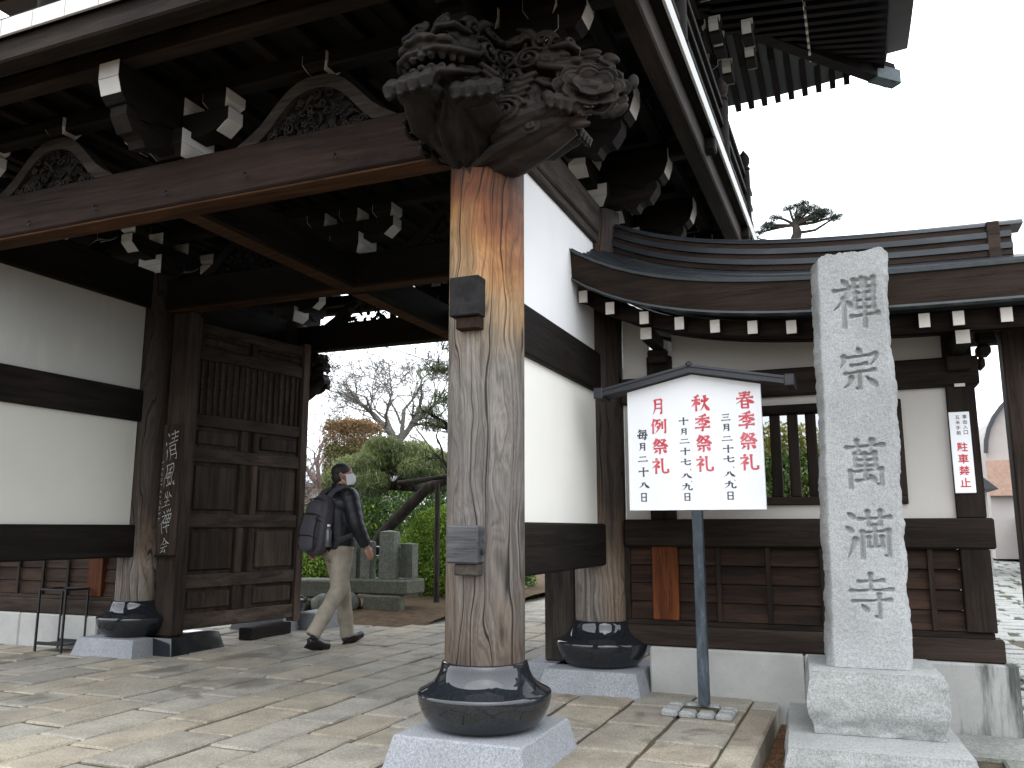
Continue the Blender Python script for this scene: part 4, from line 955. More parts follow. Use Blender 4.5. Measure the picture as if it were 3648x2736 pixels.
me = remesh(lion(False), .006, 1); o = put('lion_carving', me, CARVE, gate, loc=(GX1-.015, YF-.15, 3.155), rot=(0, 0, R(-96)), label='carved lion head with bared teeth facing the front'); o.scale = (1.04, 1.20, .72)
me = remesh(lion(True), .006, 1); o = put('lion_carving', me, CARVE, gate, loc=(GX1+.11, YF-.05, 3.165), rot=(0, 0, R(-4)), label='carved lion with a peony in its paws facing right'); o.scale = (1.05, 1.05, .72)
# smaller nosing seen past the far door leaf
me = remesh(lion(False), .013, 1); put('lion_carving', me, CARVE, gate, loc=(-5.95, 8.05, 2.72), rot=(0, 0, 0), label='small carved nosing of the rear left pillar').scale = (.62, .62, .62)

# ---- open door leaf ---------------------------------------------------------------
def door(px_, py_, ang, mir=1):
    L, Zb, Zt = 1.56, .165, 3.12
    M = Matrix.Translation((px_, py_, 0)) @ Matrix.Rotation(ang, 4, 'Z')     # local x along the leaf, -y*mir faces the passage
    def pc(name, x0, x1, y0, y1, z0, z1, mt, par, c=.006):
        q = MB(); q.M = M; q.box(x0, x1, y0, y1, z0, z1, c); return q.build(name, mt, par)
    leaf = pc('door_leaf', .05, L-.05, -.012, .012, Zb+.1, Zt-.1, DOORW, gate, 0)
    for a, b in ((0, .10), (L-.095, L)): pc('stile', a, b, -.06, .06, Zb-.04, Zt+.04, DOORW, leaf)
    rails = [(Zb, .14), (.54, .125), (1.11, .13), (1.745, .13), (2.09, .12), (2.76, .125), (Zt-.10, .10)]
    for z0, h in rails: pc('rail', .1015, L-.0965, -.045, .045, z0, z0+h, DOORWY, leaf)
    rows = [(Zb+.14, .54), (.665, 1.11), (1.24, 1.745), (1.875, 2.09), (2.885, Zt-.10)]
    ca, cb = L/2-.115, L/2+.115
    for ri, (z0, z1) in enumerate(rows):
        if ri < 4:
            pc('muntin', ca, ca+.08, -.043, .043, z0+.0015, z1-.0015, DOORW, leaf); pc('muntin', cb-.08, cb, -.043, .043, z0+.0015, z1-.0015, DOORW, leaf)
            spans = ((.10, ca), (cb, L-.095))
        else:
            pc('muntin', L/2-.04, L/2+.04, -.043, .043, z0+.0015, z1-.0015, DOORW, leaf); spans = ((.10, L/2-.04), (L/2+.04, L-.095))
        for a, b in spans: pc('raised_panel', a+.03, b-.03, -.034, .034, z0+.035, z1-.035, DOORW, leaf, .016)
    n = 17; a0, b0 = .12, L-.115
    for k_ in range(n):
        xx = a0 + (b0-a0)*(k_+.5)/n; q = MB(); q.M = M; q.box(xx-.014, xx+.014, -.03, .03, 2.211, 2.759, .005); q.build('door_bar', DOORWY, leaf)
    return leaf
door(-5.99, 6.215, R(90-10)); door(-1.945, 6.58, R(90+1))
MB().box(-5.86, -5.70, 7.0, 7.65, 0.0, .12, .01).build('under_door_block', DW['y'], gate)  # dark block in the gap under the open leaf
MB().box(-5.92, -5.60, 8.0, 8.45, -.01, .18, .015).build('stone_step', GRAN, gate)

# ------------------------------------------------------------------ annexes
def zeave(x): return 2.585 + .475*math.exp(-(x+1.82)*1.62)
def zridge(x): return 3.055 + .38*math.exp(-(x+1.64)*1.35)
def annex(mir):
    T = (lambda x: -7.975-x) if mir else (lambda x: x)
    A = thing('gate_annex', 'left flanking wall of the gate, planked below, on a pale concrete foot' if mir else 'right flanking wall of the gate with barred window and curved copper roof', 'wall', (T(-.4), 6.0, -.1))
    def b(name, mt, x0, x1, y0, y1, z0, z1, c=.006, par=A, label=None):
        x0, x1 = T(x0), T(x1); return box(name, mt, par, min(x0, x1), max(x0, x1), y0, y1, z0, z1, c, label)
    for xa, xb2 in ((-1.41, -.405), (-.40, .80)): b('concrete_foot', CONC, xa, xb2, 5.90, 6.12, -.16, .30, .012)
    b('sill_beam', AW['x'], -1.58, .745, 5.93, 6.08, .3015, .44, .01); b('sill_step', AW['x'], -1.58, .70, 5.95, 6.05, .44, .475, .004)
    b('waist_beam', AW['x'], -1.58, .75, 5.925, 6.09, .975, 1.165, .012)
    for xa, xb2, mt in ((-1.385, -1.205, OW), (.55, .715, AW['z'])): b('post', mt, xa, xb2, 5.935, 6.07, .4765, .974, .006)
    b('post', AW['z'], -1.59, -1.55, 5.96, 6.06, .4765, .974, .004)
    bat = [-1.548, -1.388] + [-1.203, -.93, -.60, -.26, .08, .38, .548]
    for x0, x1 in ((-1.548, -1.388), (-1.203, -.93), (-.93, -.60), (-.60, -.26), (-.26, .08), (.08, .38), (.38, .548)):
        for k_ in range(4):
            z0 = .4765 + k_*.1243; q = MB(); xa, xb2 = sorted((T(x0), T(x1)))
            yo = .004*((k_*7+int(x0*10)) % 3)
            q.add([(xa+.002, 5.965+yo, z0+.003), (xb2-.002, 5.965+yo, z0+.003), (xb2-.002, 5.985+yo, z0+.122), (xa+.002, 5.985+yo, z0+.122), (xa+.002, 6.02, z0+.003), (xb2-.002, 6.02, z0+.003), (xb2-.002, 6.02, z0+.122), (xa+.002, 6.02, z0+.122)],
                  [(0, 1, 2, 3), (5, 4, 7, 6), (0, 4, 5, 1), (1, 5, 6, 2), (2, 6, 7, 3), (3, 7, 4, 0)]); q.build('plank', PW, A)
        if x1 not in (-1.388, .548): b('batten', AW['z'], x1-.016, x1+.016, 5.945, 5.964, .4765, .974, .003)
    # plaster field with the window opening
    WX0, WX1, WZ0, WZ1 = -.90, .285, 1.255, 1.935
    yp0, yp1 = 5.975, 6.055
    b('plaster_panel', PLASTC, -1.57, -1.385, yp0, yp1, 1.165, 1.995, 0)
    b('plaster_panel', PLASTC, -1.205, WX0, yp0, yp1, 1.165, 1.995, 0); b('plaster_panel', PLASTC, WX1, .55, yp0, yp1, 1.165, 1.995, 0)
    b('plaster_panel', PLASTC, WX0, WX1, yp0, yp1, 1.165, WZ0, 0); b('plaster_panel', PLASTC, WX0, WX1, yp0, yp1, WZ1, 1.995, 0)
    fr = b('window_frame', AW['x'], WX0, WX1, 5.945, 6.075, WZ1-.06, WZ1, .008)
    b('frame_piece', AW['x'], WX0, WX1, 5.945, 6.075, WZ0, WZ0+.055, .008, fr)
    for s0, xx in ((1, WX0), (-1, WX1)):      # rounded flank of the frame
        q = MB(); t = T(1)-T(0)
        poly = [(T(xx), WZ0+.056), (T(xx+s0*.075), WZ0+.056), (T(xx+s0*.06), WZ0+.25), (T(xx+s0*.055), WZ1-.25), (T(xx+s0*.075), WZ1-.061), (T(xx), WZ1-.061)]
        if (T(1)-T(0))*s0 < 0: poly = poly[::-1]
        q.prism(poly, 'y', 6.073, 5.947); q.build('frame_piece', AW['z'], fr)
    xx = WX0+.12
    while xx < WX1-.1:
        b('window_bar', AW['z'], xx, xx+.068, 5.98, 6.04, WZ0+.056, WZ1-.061, .006, fr); xx += .1165
    for xa, xb2 in ((-1.385, -1.205), (.55, .715)): b('post', AW['z'], xa, xb2, 5.94, 6.09, 1.1655, 2.34, .006)
    b('head_beam', AW['x'], -1.58, .745, 5.925, 6.095, 1.9965, 2.185, .012)
    for xa, xb2 in ((-1.57, -1.387), (-1.203, .548)):
        xs_ = [xa + (xb2-xa)*i/12 for i in range(13)]; pl_ = [(T(xa), 2.186)] + [(T(x_), zeave(x_)-.2) for x_ in xs_] + [(T(xb2), 2.186)]
        if mir: pl_ = pl_[::-1]
        MB().prism(pl_, 'y', yp0, yp1).build('plaster_panel', PLASTC, A)
    b('backing_board', AW['x'], -1.54, .54, 6.025, 6.045, .4765, .974, 0)
    # curved purlin
    def sweep(name, mt, prof, x0, x1, zf, n=30, par=A, smooth=True, label=None):
        if mir: x0 = max(x0, -1.73)
        q = MB(); vs = []; w = len(prof)
        for i in range(n+1):
            x_ = x0 + (x1-x0)*i/n
            for (yy_, zz) in prof: vs.append((T(x_), yy_, zf(x_) + zz))
        fs = [(i*w+k_, i*w+(k_+1) % w, (i+1)*w+(k_+1) % w, (i+1)*w+k_) for i in range(n) for k_ in range(w)] + [tuple(range(w))[::-1], tuple(range(n*w, n*w+w))]
        if T(1)-T(0) > 0: fs = [f[::-1] for f in fs]
        q.add(vs, fs); return q.build(name, mt, par, smooth=smooth, ang=30, label=label)
    # zeave is the top edge of the eave
    sweep('curved_purlin', AW['x'], [(5.90, -.26), (5.90, -.135), (6.12, -.135), (6.12, -.26)], -1.66, 1.9, zeave)
    sweep('eave_purlin', AW['x'], [(5.52, -.31), (5.52, -.21), (5.62, -.21), (5.62, -.31)], -1.70, 1.9, zeave)
    RX = 2.1
    # fascia boards and copper lips
    sweep('eave_fascia', FASC, [(5.30, -.20), (5.27, -.02), (5.33, -.02), (5.36, -.20)], -1.80, RX, zeave)
    sweep('eave_lip', LIP, [(5.255, -.018), (5.250, .0), (5.34, .006), (5.34, -.018)], -1.83, RX, zeave)
    sweep('eave_lip', LIP, [(5.285, -.215), (5.285, -.2015), (5.365, -.2015), (5.365, -.215)], -1.76, RX, zeave)
    sweep('eave_board', AW['x'], [(5.365, -.19), (5.365, -.05), (5.95, .10), (5.95, .06)], -1.74, RX, zeave)
    # rear half of the roof
    sweep('eave_fascia', FASC, [(6.70, -.02), (6.73, -.20), (6.67, -.20), (6.64, -.02)][::-1], -1.80, RX, zeave)
    # copper sheets in laps up to the ridge
    def zr(x): return zeave(x)
    lays = 7
    for k_ in range(lays):
        t0, t1 = k_/lays, (k_+1)/lays
        def zf0(x, t0=t0): return zeave(x)*(1-t0) + (zridge(x)-.25)*t0
        def prof_at(x): pass
        q = MB(); vs = []; n = 34
        for i in range(n+1):
            x_ = (-1.73 if mir else -1.80) + (RX+1.73)*i/n
            z_a = (zeave(x_)+.006)*(1-t0) + (zridge(x_)-.25)*t0 - .05*math.sin(math.pi*t0)
            z_b = (zeave(x_)+.006)*(1-t1) + (zridge(x_)-.25)*t1 - .05*math.sin(math.pi*t1)
            ya = 5.30 + .62*t0; yb2 = 5.30 + .62*t1 + .01
            vs += [(T(x_), ya, z_a-.004), (T(x_), ya, z_a+.010), (T(x_), yb2, z_b+.002), (T(x_), 12.04-yb2, z_b+.002), (T(x_), 12.04-ya, z_a+.010), (T(x_), 12.04-ya, z_a-.004)]
        fs = []
        for i in range(n):
            for a_ in (0, 1, 3, 4): fs.append((i*6+a_, i*6+a_+1, (i+1)*6+a_+1, (i+1)*6+a_))
        q.add(vs, fs); q.build('roof_sheet', COPPER, A, smooth=True, ang=20)
    # ridge: laminated courses
    for k_ in range(5):
        ov = .018*(k_ % 2); hw = .105 - .004*k_ + ov
        sweep('ridge_course', COPPER if k_ % 2 else FASC, [(6.02-hw, -.25+.040*k_), (6.02-hw, -.25+.040*k_+.0385), (6.02+hw, -.25+.040*k_+.0385), (6.02+hw, -.25+.040*k_)], -1.66, 1.0, zridge)
    cap = [(6.02+.10*math.cos(a), -.049+.052*math.sin(a)) for a in [math.pi*(1-i/10) for i in range(11)]]
    sweep('ridge_cap', COPPER, cap, -1.68, 1.07, zridge)
    b('ridge_end_board', FASC, .86, .935, 5.90, 6.14, 2.80, 3.045, .006)
    # rafters with painted ends
    for k_, xx in enumerate((-1.69, -1.50, -1.265, -1.03, -.80, -.565, -.33, -.09, .155, .42, .60, .845, 1.1, 1.4)):
        z_ = zeave(xx) - .315
        r_ = MB(); hw = .032
        r_.add([(T(xx)-hw, 5.40, z_-.01), (T(xx)+hw, 5.40, z_-.01), (T(xx)+hw, 5.40, z_+.078), (T(xx)-hw, 5.40, z_+.078), (T(xx)-hw, 5.99, z_+.10), (T(xx)+hw, 5.99, z_+.10), (T(xx)+hw, 5.99, z_+.19), (T(xx)-hw, 5.99, z_+.19)],
               [(0, 1, 2, 3), (7, 6, 5, 4), (0, 4, 5, 1), (1, 5, 6, 2), (2, 6, 7, 3), (3, 7, 4, 0)])
        o = r_.build('rafter', AW['y'], A)
        MB().box(T(xx)-hw+.002, T(xx)+hw-.002, 5.392, 5.399, z_-.008, z_+.076).build('painted_end', WHITEC, o)
    for xx in (-1.29, .63):
        z_ = zeave(xx) - .405
        o = b('bracket_arm', AW['y'], xx-.04, xx+.04, 5.55, 5.93, z_, z_+.085, .004); b('painted_end', WHITEC, xx-.038, xx+.038, 5.542, 5.549, z_+.002, z_+.083, 0, o)
        b('bearing_block', AW['x'], xx-.07, xx+.07, 5.87, 5.93, z_-.10, z_-.003, .01); b('painted_end', WHITEC, xx-.03, xx+.03, 5.925, 5.93, z_-.20, z_-.18, 0)
    for k_, (z0, z1, xe) in enumerate(((2.185, 2.26, .83), (2.262, 2.35, .86), (2.10, 2.183, .79))): b('nosing', AW['x'], .747, xe, 5.95, 6.07, z0, z1, .02)
    b('tie_beam', AW['x'], .716, .884, 5.96, 6.06, 2.353, 2.47, .01)
    # far support post
    b('outer_post', AW['z'], .885, 1.06, 5.94, 6.10, -.14, 2.47, .01)
    return A
annexR = annex(False); annexL = annex(True)

# ------------------------------------------------------------------ stone monument
mon = thing('stone_monument', 'tall grey granite pillar carved with five large characters on rough block base', 'stone monument', (-.01, 4.9, -.13))
MROT = Matrix.Translation((-.004, 4.79, 0)) @ Matrix.Rotation(R(4), 4, 'Z')
def chip(v, amp, sc=9): return mnoise.fractal(Vector(v)*sc, .6, 2.0, 4)*amp
def carved_face(w, z0, z1, chars, step=.0045):
    nx = int(w/step); nz = int((z1-z0)/step); xs = np.linspace(-w/2, w/2, nx+1); zs = np.linspace(z0, z1, nz+1)
    Xg, Zg = np.meshgrid(xs, zs); dep = np.zeros_like(Xg)
    for ch, cxx, ztop, size, sx in chars:
        for st in CH[ch]:
            p = stroke_pts(st, .86)
            for a, b in zip(p[:-1], p[1:]):
                ax, az, aw = cxx + (a[0]/100-.5)*size*sx, ztop - a[1]/100*size, a[2]/100*size
                bx2, bz, bw = cxx + (b[0]/100-.5)*size*sx, ztop - b[1]/100*size, b[2]/100*size
                i0 = max(0, int((min(ax, bx2)-.03+w/2)/step)); i1 = min(nx+1, int((max(ax, bx2)+.03+w/2)/step)+2)
                j0 = max(0, int((min(az, bz)-.03-z0)/step)); j1 = min(nz+1, int((max(az, bz)+.03-z0)/step)+2)
                if i1 <= i0 or j1 <= j0: continue
                xg = Xg[j0:j1, i0:i1]; zg = Zg[j0:j1, i0:i1]; dx, dz = bx2-ax, bz-az; L2 = dx*dx+dz*dz+1e-12
                t = np.clip(((xg-ax)*dx + (zg-az)*dz)/L2, 0, 1); d = np.hypot(xg-ax-t*dx, zg-az-t*dz); r_ = aw + (bw-aw)*t
                q = np.clip((r_ - d + .0015)/.0055, 0, 1)*.014 + np.clip((r_-d)/np.maximum(r_, 1e-4), 0, 1)*.010
                dep[j0:j1, i0:i1] = np.maximum(dep[j0:j1, i0:i1], q)
    return xs, zs, dep
MW, MZ0, MZ1 = .345, .40, 2.60
chars = [('禪', .012, 2.455, .285, .80), ('宗', .018, 2.063, .245, .88), ('萬', .022, 1.562, .26, .80), ('満', .018, 1.195, .255, .84), ('寺', .018, .868, .235, .90)]
xs, zs, dep = carved_face(MW, MZ0, MZ1, chars)
nx, nz = len(xs), len(zs); vs = []
for j, z_ in enumerate(zs):
    # slight taper to the top, wandering chipped edges
    tw = 1.05 - .07*(z_-MZ0)/(MZ1-MZ0)
    el = chip((0, 3, z_), .007, 2.6) + chip((0, 8, z_), .002, 14); er = chip((5, 3, z_), .012, 2.6) + chip((5, 8, z_), .0025, 14)
    topc = max(0, (z_-(MZ1-.05))/.05)
    for i, x_ in enumerate(xs):
        t = x_/(MW/2); xx = x_*tw + .036*(z_-MZ0)/(MZ1-MZ0) + (el if t < 0 else er)*abs(t)**3
        y_ = dep[j, i] + .0012*mnoise.noise(Vector((x_*40, z_*40, 0)))
        e = max(0, abs(t)-.94)/.06; y_ += e*e*.010
        if topc > 0: z2 = z_ + topc*chip((x_*2, 9, 0), .022, 8) - (max(0, -t-.75)*.16*topc)
        else: z2 = z_
        vs.append((xx, y_, z2))
fs = [(j*nx+i, j*nx+i+1, (j+1)*nx+i+1, (j+1)*nx+i) for j in range(nz-1) for i in range(nx-1)]
# sides and back: rough-hewn
def ring_side(edge_idx, sgn):
    global vs, fs
    cols = [edge_idx]
    for q in range(1, 9):
        base = len(vs)
        for j in range(0, nz):
            e = vs[edge_idx[j]]; bulge = sgn*(.020*math.sin(min(1, q/3)*1.57) + .018*mnoise.fractal(Vector((q*.35, zs[j]*4.2, sgn*3)), .7, 2.1, 4))
            vs.append((e[0] + bulge, e[1] + q*.038, e[2]))
        cols.append([base+j for j in range(nz)])
    for a, b in zip(cols[:-1], cols[1:]):
        for j in range(nz-1): fs.append((a[j], b[j], b[j+1], a[j+1]) if sgn > 0 else (a[j], a[j+1], b[j+1], b[j]))
    return cols[-1]
eR = ring_side([j*nx+nx-1 for j in range(nz)], 1); eL = ring_side([j*nx for j in range(nz)], -1)
for j in range(nz-1): fs.append((eR[j], eL[j], eL[j+1], eR[j+1]))
# top cap
top_front = [(nz-1)*nx+i for i in range(nx)]; c0 = len(vs); vs.append((0, .16, MZ1+.02))
ringtop = top_front
for a, b in zip(ringtop[:-1], ringtop[1:]): fs.append((a, b, c0))
q8 = len(vs)
colsR = [nx*nz + q*nz + nz-1 for q in range(8)]; colsL = [nx*nz + 8*nz + q*nz + nz-1 for q in range(8)]
seqR = [top_front[-1]] + colsR; seqL = [top_front[0]] + colsL
for a, b in zip(seqR[:-1], seqR[1:]): fs.append((a, b, c0))
for a, b in zip(seqL[:-1], seqL[1:]): fs.append((b, a, c0))
fs.append((seqR[-1], seqL[-1], c0))
mm = MB(); mm.M = MROT; mm.add(vs, fs); o = mm.build('inscribed_shaft', GRANM, mon, smooth=True, ang=42, label='shaft carved with the characters 禪宗萬満寺')
def rough_block(name, x0, x1, y0, y1, z0, z1, amp, seed, topflat=True, M=MROT, mat=GRANR):
    bm = bmesh.new(); bmesh.ops.create_cube(bm, size=1)
    bmesh.ops.subdivide_edges(bm, edges=bm.edges[:], cuts=28, use_grid_fill=True)
    for v in bm.verts:
        p = v.co.copy(); q = Vector((x0 + (p.x+.5)*(x1-x0), y0 + (p.y+.5)*(y1-y0), z0 + (p.z+.5)*(z1-z0)))
        top = p.z > .49; edge = max(abs(p.x), abs(p.y)) > .485
        if not top:
            n_ = mnoise.fractal(q*6 + Vector((seed, 0, 0)), .8, 2.1, 5)
            k_ = min(1, (.5-p.z)*6)
            b_ = (1 - (2*p.z)**2)*.016
            dirv = Vector((math.copysign(1, p.x) if abs(p.x) > .49 else 0, math.copysign(1, p.y) if abs(p.y) > .49 else 0, 0))
            q += dirv*(n_*amp*k_ + b_*k_)
            ridge = mnoise.ridged_multi_fractal(Vector((q.x*5+seed, q.z*9, q.y*5)), .9, 2, 4, 1, 2)
            if p.z < -.15: q -= dirv*(.012*ridge*k_*min(1, (-.15-p.z)*4))
        else:
            q.z += mnoise.noise(q*14)*.002
            if edge: q.z -= .003
        v.co = M @ q
    me = bpy.data.meshes.new(name); bm.to_mesh(me); bm.free(); me.polygons.foreach_set('use_smooth', [True]*len(me.polygons)); me.set_sharp_from_angle(angle=R(35))
    return put(name, me, mat, mon)
rough_block('upper_base_block', -.30, .315, -.125, .46, .095, .398, .012, 3)
rough_block('lower_base_block', -.415, .375, -.42, .66, -.17, .093, .014, 8)

# ------------------------------------------------------------------ notice board on its post
sg = thing('notice_board', 'white gabled notice board lettered in red and black on a blue grey metal post', 'sign', (-.955, 5.35, .05))
SY = 5.34
poly = [(-1.378, 1.215), (-.530, 1.215), (-.530, 1.99), (-.955, 2.078), (-1.378, 1.985)]
MB().prism(poly[::-1], 'y', SY, SY+.03).build('board', SIGNW, sg)
for pl2 in ([(-1.378, 1.215), (-1.362, 1.215), (-1.362, 1.988), (-1.378, 1.984)], [(-.546, 1.215), (-.530, 1.215), (-.530, 1.985), (-.546, 1.989)], [(-1.361, 1.215), (-.547, 1.215), (-.547, 1.227), (-1.361, 1.227)]):
    MB().prism(pl2[::-1], 'y', SY-.005, SY-.0003).build('board_trim', SIGNW, sg)
for s0, xe, ze in ((-1, -1.555, 1.955), (1, -.352, 1.965)):
    q = MB(); xa, za = -.955, 2.085
    for (y0, y1, dz, th) in ((SY-.075, SY+.105, 0, .030), (SY-.085, SY+.115, .031, .016)):
        vs4 = [(xa, za+dz), (xe, ze+dz), (xe, ze+dz+th), (xa, za+dz+th)]
        if s0 < 0: vs4 = vs4[::-1]
        q.prism(vs4, 'y', y1, y0)
    q.build('board_roof', SLATE, sg)
    MB().box(xe-.03, xe+.03, SY-.09, SY+.12, ze-.012, ze+.062, .006).build('roof_end_cap', SLATE, sg)
MB().box(-.975, -.935, SY-.095, SY+.125, 2.112, 2.150, .012).build('ridge_cap', SLATE, sg)
MB().box(-.985, -.922, SY+.002, SY+.062, .045, 1.213, .004).build('sign_post', BLUEM, sg)
for s0 in (-1, 1):
    q = MB(); q.prism([(-.953+s0*.032, 1.213), (-.953+s0*.085, 1.213), (-.953+s0*.032, 1.22)][::(1 if s0 < 0 else -1)], 'y', SY+.05, SY+.015); q.build('gusset', BLUEM, sg)
tosign = lambda u, v, l: (u, SY-.0004-l, v)
def to_sign(u, v, l): return (u, SY-l, v)
def px2s(px, py):           # position measured on the board (crop pixels) -> metres
    return -1.376 + (px-300)/(1350-300)*(.849), 1.995 + (py-430)/(1370-430)*(1.215-1.995)
def column(text, mat, name, cells, wt):
    for ch, (x0, y0, x1, y1) in zip(text, cells):
        u0, v0 = px2s(x0, y0); u1, v1 = px2s(x1, y1); hgt = v0-v1; wd = u1-u0
        m = MB(); write_char(m, ch, lambda u, v, l: (u, SY-l, v0-(v)), 0, 0, hgt, wt, sx=1.0) if False else write_char(m, ch, lambda u, v, l: (u0+u/hgt*wd, SY-l, v0-v), 0, 0, hgt, wt)
        o = m.build(name, mat, sg)
column('月例祭礼', RED, 'red_character', [(485, 500, 605, 635), (478, 660, 612, 785), (482, 815, 625, 945), (480, 965, 625, 1098)], 1.22)
column('秋季祭礼', RED, 'red_character', [(810, 490, 955, 625), (828, 645, 962, 780), (828, 800, 968, 940), (828, 958, 972, 1090)], 1.22)
column('春季祭礼', RED, 'red_character', [(1152, 485, 1298, 620), (1162, 640, 1300, 775), (1162, 795, 1310, 935), (1162, 955, 1312, 1088)], 1.22)
column('毎月二十八日', INK, 'black_character', [(368, 742, 458, 825), (374, 845, 448, 912), (370, 942, 455, 1005), (370, 1035, 460, 1115), (372, 1145, 462, 1205), (378, 1235, 448, 1305)], 1.55)
column('十月二十七、八、九日', INK, 'black_character', [(705, 660, 790, 725), (712, 745, 782, 800), (708, 820, 792, 872), (710, 895, 795, 955), (712, 978, 798, 1035), (780, 1045, 812, 1078), (710, 1085, 800, 1135), (786, 1140, 812, 1168), (715, 1165, 800, 1225), (722, 1240, 792, 1302)], 1.55)
column('三月二十七、八、九日', INK, 'black_character', [(1038, 648, 1112, 708), (1040, 725, 1112, 785), (1036, 812, 1122, 865), (1040, 885, 1128, 950), (1042, 965, 1130, 1022), (1110, 1035, 1140, 1070), (1040, 1078, 1130, 1130), (1115, 1135, 1142, 1165), (1042, 1155, 1132, 1215), (1050, 1235, 1122, 1298)], 1.55)
# setts around the foot of the post
ss = thing('sett_surround', 'ring of small granite setts around the foot of the notice board post', 'stone setts', (-.96, 5.33, 0))
for row, (y0, y1) in enumerate(((5.19, 5.30), (5.30, 5.40), (5.40, 5.49))):
    for k_ in range(4):
        x0 = -1.19 + k_*.107 + (row % 2)*.0
        if row == 1 and k_ in (1, 2): continue
        MB().box(x0+.003, x0+.103, y0+.003, y1-.003, -.01, .038+rng.uniform(-.005, .006), .016).build('sett', GRANR, ss)
MB().box(-1.086, -.872, 5.302, 5.398, -.01, .030, .003).build('mortar', SAND, ss)

# ------------------------------------------------------------------ no-parking sign on the annex corner
np_ = thing('no_parking_sign', 'narrow white enamel sign with red and black characters on the right corner post', 'sign', (.61, 5.93, 1.3))
MB().box(.552, .668, 5.925, 5.933, 1.318, 1.827, .002).build('sign_plate', SIGNW, np_)
MB().box(.556, .664, 5.9335, 5.94, 1.33, 1.81, 0).build('backing', IRON, np_)
def font_text(ch, size, name, mat, parent, x, z, y, bold=0.0, sy=1.0):
    cu = bpy.data.curves.new('t', 'FONT'); cu.body = ch; cu.size = size; cu.align_x = 'CENTER'; cu.align_y = 'CENTER'; cu.offset = bold; cu.resolution_u = 3
    t = bpy.data.objects.new('t', cu); link(t); me = evalmesh(t)
    if len(me.vertices) == 0: return
    co = [v.co for v in me.vertices]; xa = min(c.x for c in co); xb2 = max(c.x for c in co); ya = min(c.y for c in co); yb2 = max(c.y for c in co)
    me.materials.clear()
    k = size*.9/max(xb2-xa, (yb2-ya), 1e-5)
    for v in me.vertices: v.co = ((v.co.x-(xa+xb2)/2)*k + x, y, (v.co.y-(ya+yb2)/2)*k*sy + z)
    return put(name, me, mat, parent)
for i, ch in enumerate('車出入口'): font_text(ch, .028, 'black_character', INKP, np_, .640, 1.795-i*.033, 5.9238, .0004)
for i, ch in enumerate('五米手前'): font_text(ch, .028, 'black_character', INKP, np_, .600, 1.793-i*.033, 5.9238, .0004)
for i, ch in enumerate('駐車禁止'): font_text(ch, .066, 'red_character', REDP, np_, .613, 1.605-i*.074, 5.9238, .0013)

# ------------------------------------------------------------------ inscription board on the left door post
ib = thing('inscription_board', 'dark vertical wooden board with white brush calligraphy on the left door post', 'sign', (-5.89, 5.99, 1.6))
IY = 5.972
MB().box(-5.995, -5.77, IY, 5.997, .86, 2.06, .004).build('board', DOORW, ib)
MB().box(-6.0, -5.78, IY-.012, IY-.001, .845, .862, .003).build('lower_edge', DW['x'], ib)
for ch, z_, s_, dx, sx_ in (('清', 2.0, .29, .0, .50), ('風', 1.70, .24, .0, .55), ('坐', 1.44, .15, -.0, .72), ('禅', 1.27, .22, -.005, .56), ('会', 1.02, .15, -.0, .72)):
    m = MB(); write_char(m, ch, lambda u, v, l: (-5.955+dx+u+.012*math.sin(v*30), IY-l, z_-v+.22*(u-.05)), 0, 0, s_, .40, sx=sx_); m.build('white_character', CHALK, ib)
rr = random.Random(5); m = MB()
for k_ in range(11):
    zc = 1.70 - k_*.052
    for q in range(4): a = rr.uniform(-.008, .008); b2 = rr.uniform(-.012, .012); m.box(-5.978+a-.002, -5.978+a+.002+abs(b2)*.6, IY-.0009-q*.0001, IY-.0006-q*.0001, zc+b2-.002, zc+b2+.003)
m.build('small_writing', CHALK, ib)

# ------------------------------------------------------------------ metal stand beside the left pillar
st = thing('metal_stand', 'small dark metal umbrella stand in front of the left plastered wall', 'umbrella stand', (-6.85, 5.8, 0))
x0, x1, y0, y1, h = -7.03, -6.70, 5.66, 5.90, .56
for a in (x0, x1):
    for b_ in (y0, y1): MB().box(a-.009, a+.009, b_-.009, b_+.009, 0, h, .002).build('leg', IRON, st)
for a in (x0, x1): MB().box(a-.008, a+.008, y0+.01, y1-.01, h-.018, h-.002, .002).build('top_rail', IRON, st)
for b_ in (y0, y1): MB().box(x0+.01, x1-.01, b_-.008, b_+.008, h-.018, h-.002, .002).build('top_rail', IRON, st)
MB().box(x0+.01, x1-.01, y0+.01, y1-.01, .06, .068, 0).build('tray', IRON, st)
for b_ in (y0, y1): MB().box(x0+.01, x1-.01, b_-.004, b_+.004, .06, .09, .001).build('tray_lip', IRON, st)

# ------------------------------------------------------------------ the visitor
SKIN = simple('skin', (0.357, 0.187, 0.1275), .5, .4, var=.1, sc=30, bump=.1)
JACK = N('black_jacket_cloth'); _n = JACK.noise(JACK.coord(), 16, 4); JACK.bump(JACK.noise(JACK.coord((1, 1, 1.6)), 12, 3), .35, .015)
JACK = JACK.out(JACK.ramp(_n, [(.3, (.004, .005, .008)), (.7, (.011, .013, .017))]), .5, .4)
TROU = N('khaki_cloth'); _n = TROU.noise(TROU.coord(), 11, 5); TROU.bump(TROU.noise(TROU.coord((1, 1, .6)), 14, 4), .6, .015)
TROU = TROU.out(TROU.ramp(_n, [(.3, (0.224, 0.196, 0.156)), (.7, (0.32, 0.284, 0.232))]), .9, .1)
PACKM = simple('charcoal_nylon', (0.06, 0.056, 0.0656), .75, .25, var=.15, sc=40, bump=.3)
PACKB = simple('black_webbing', (.012, .012, .014), .7, .3, var=.2)
HAIR = simple('dark_hair', (.018, .016, .015), .55, .4, var=.3, sc=60, bump=.8)
MASK = simple('white_mask_paper', (.72, .74, .78), .8, .2, var=.04)
SHOE = simple('black_shoe_leather', (.012, .011, .011), .25, .5, var=.2)
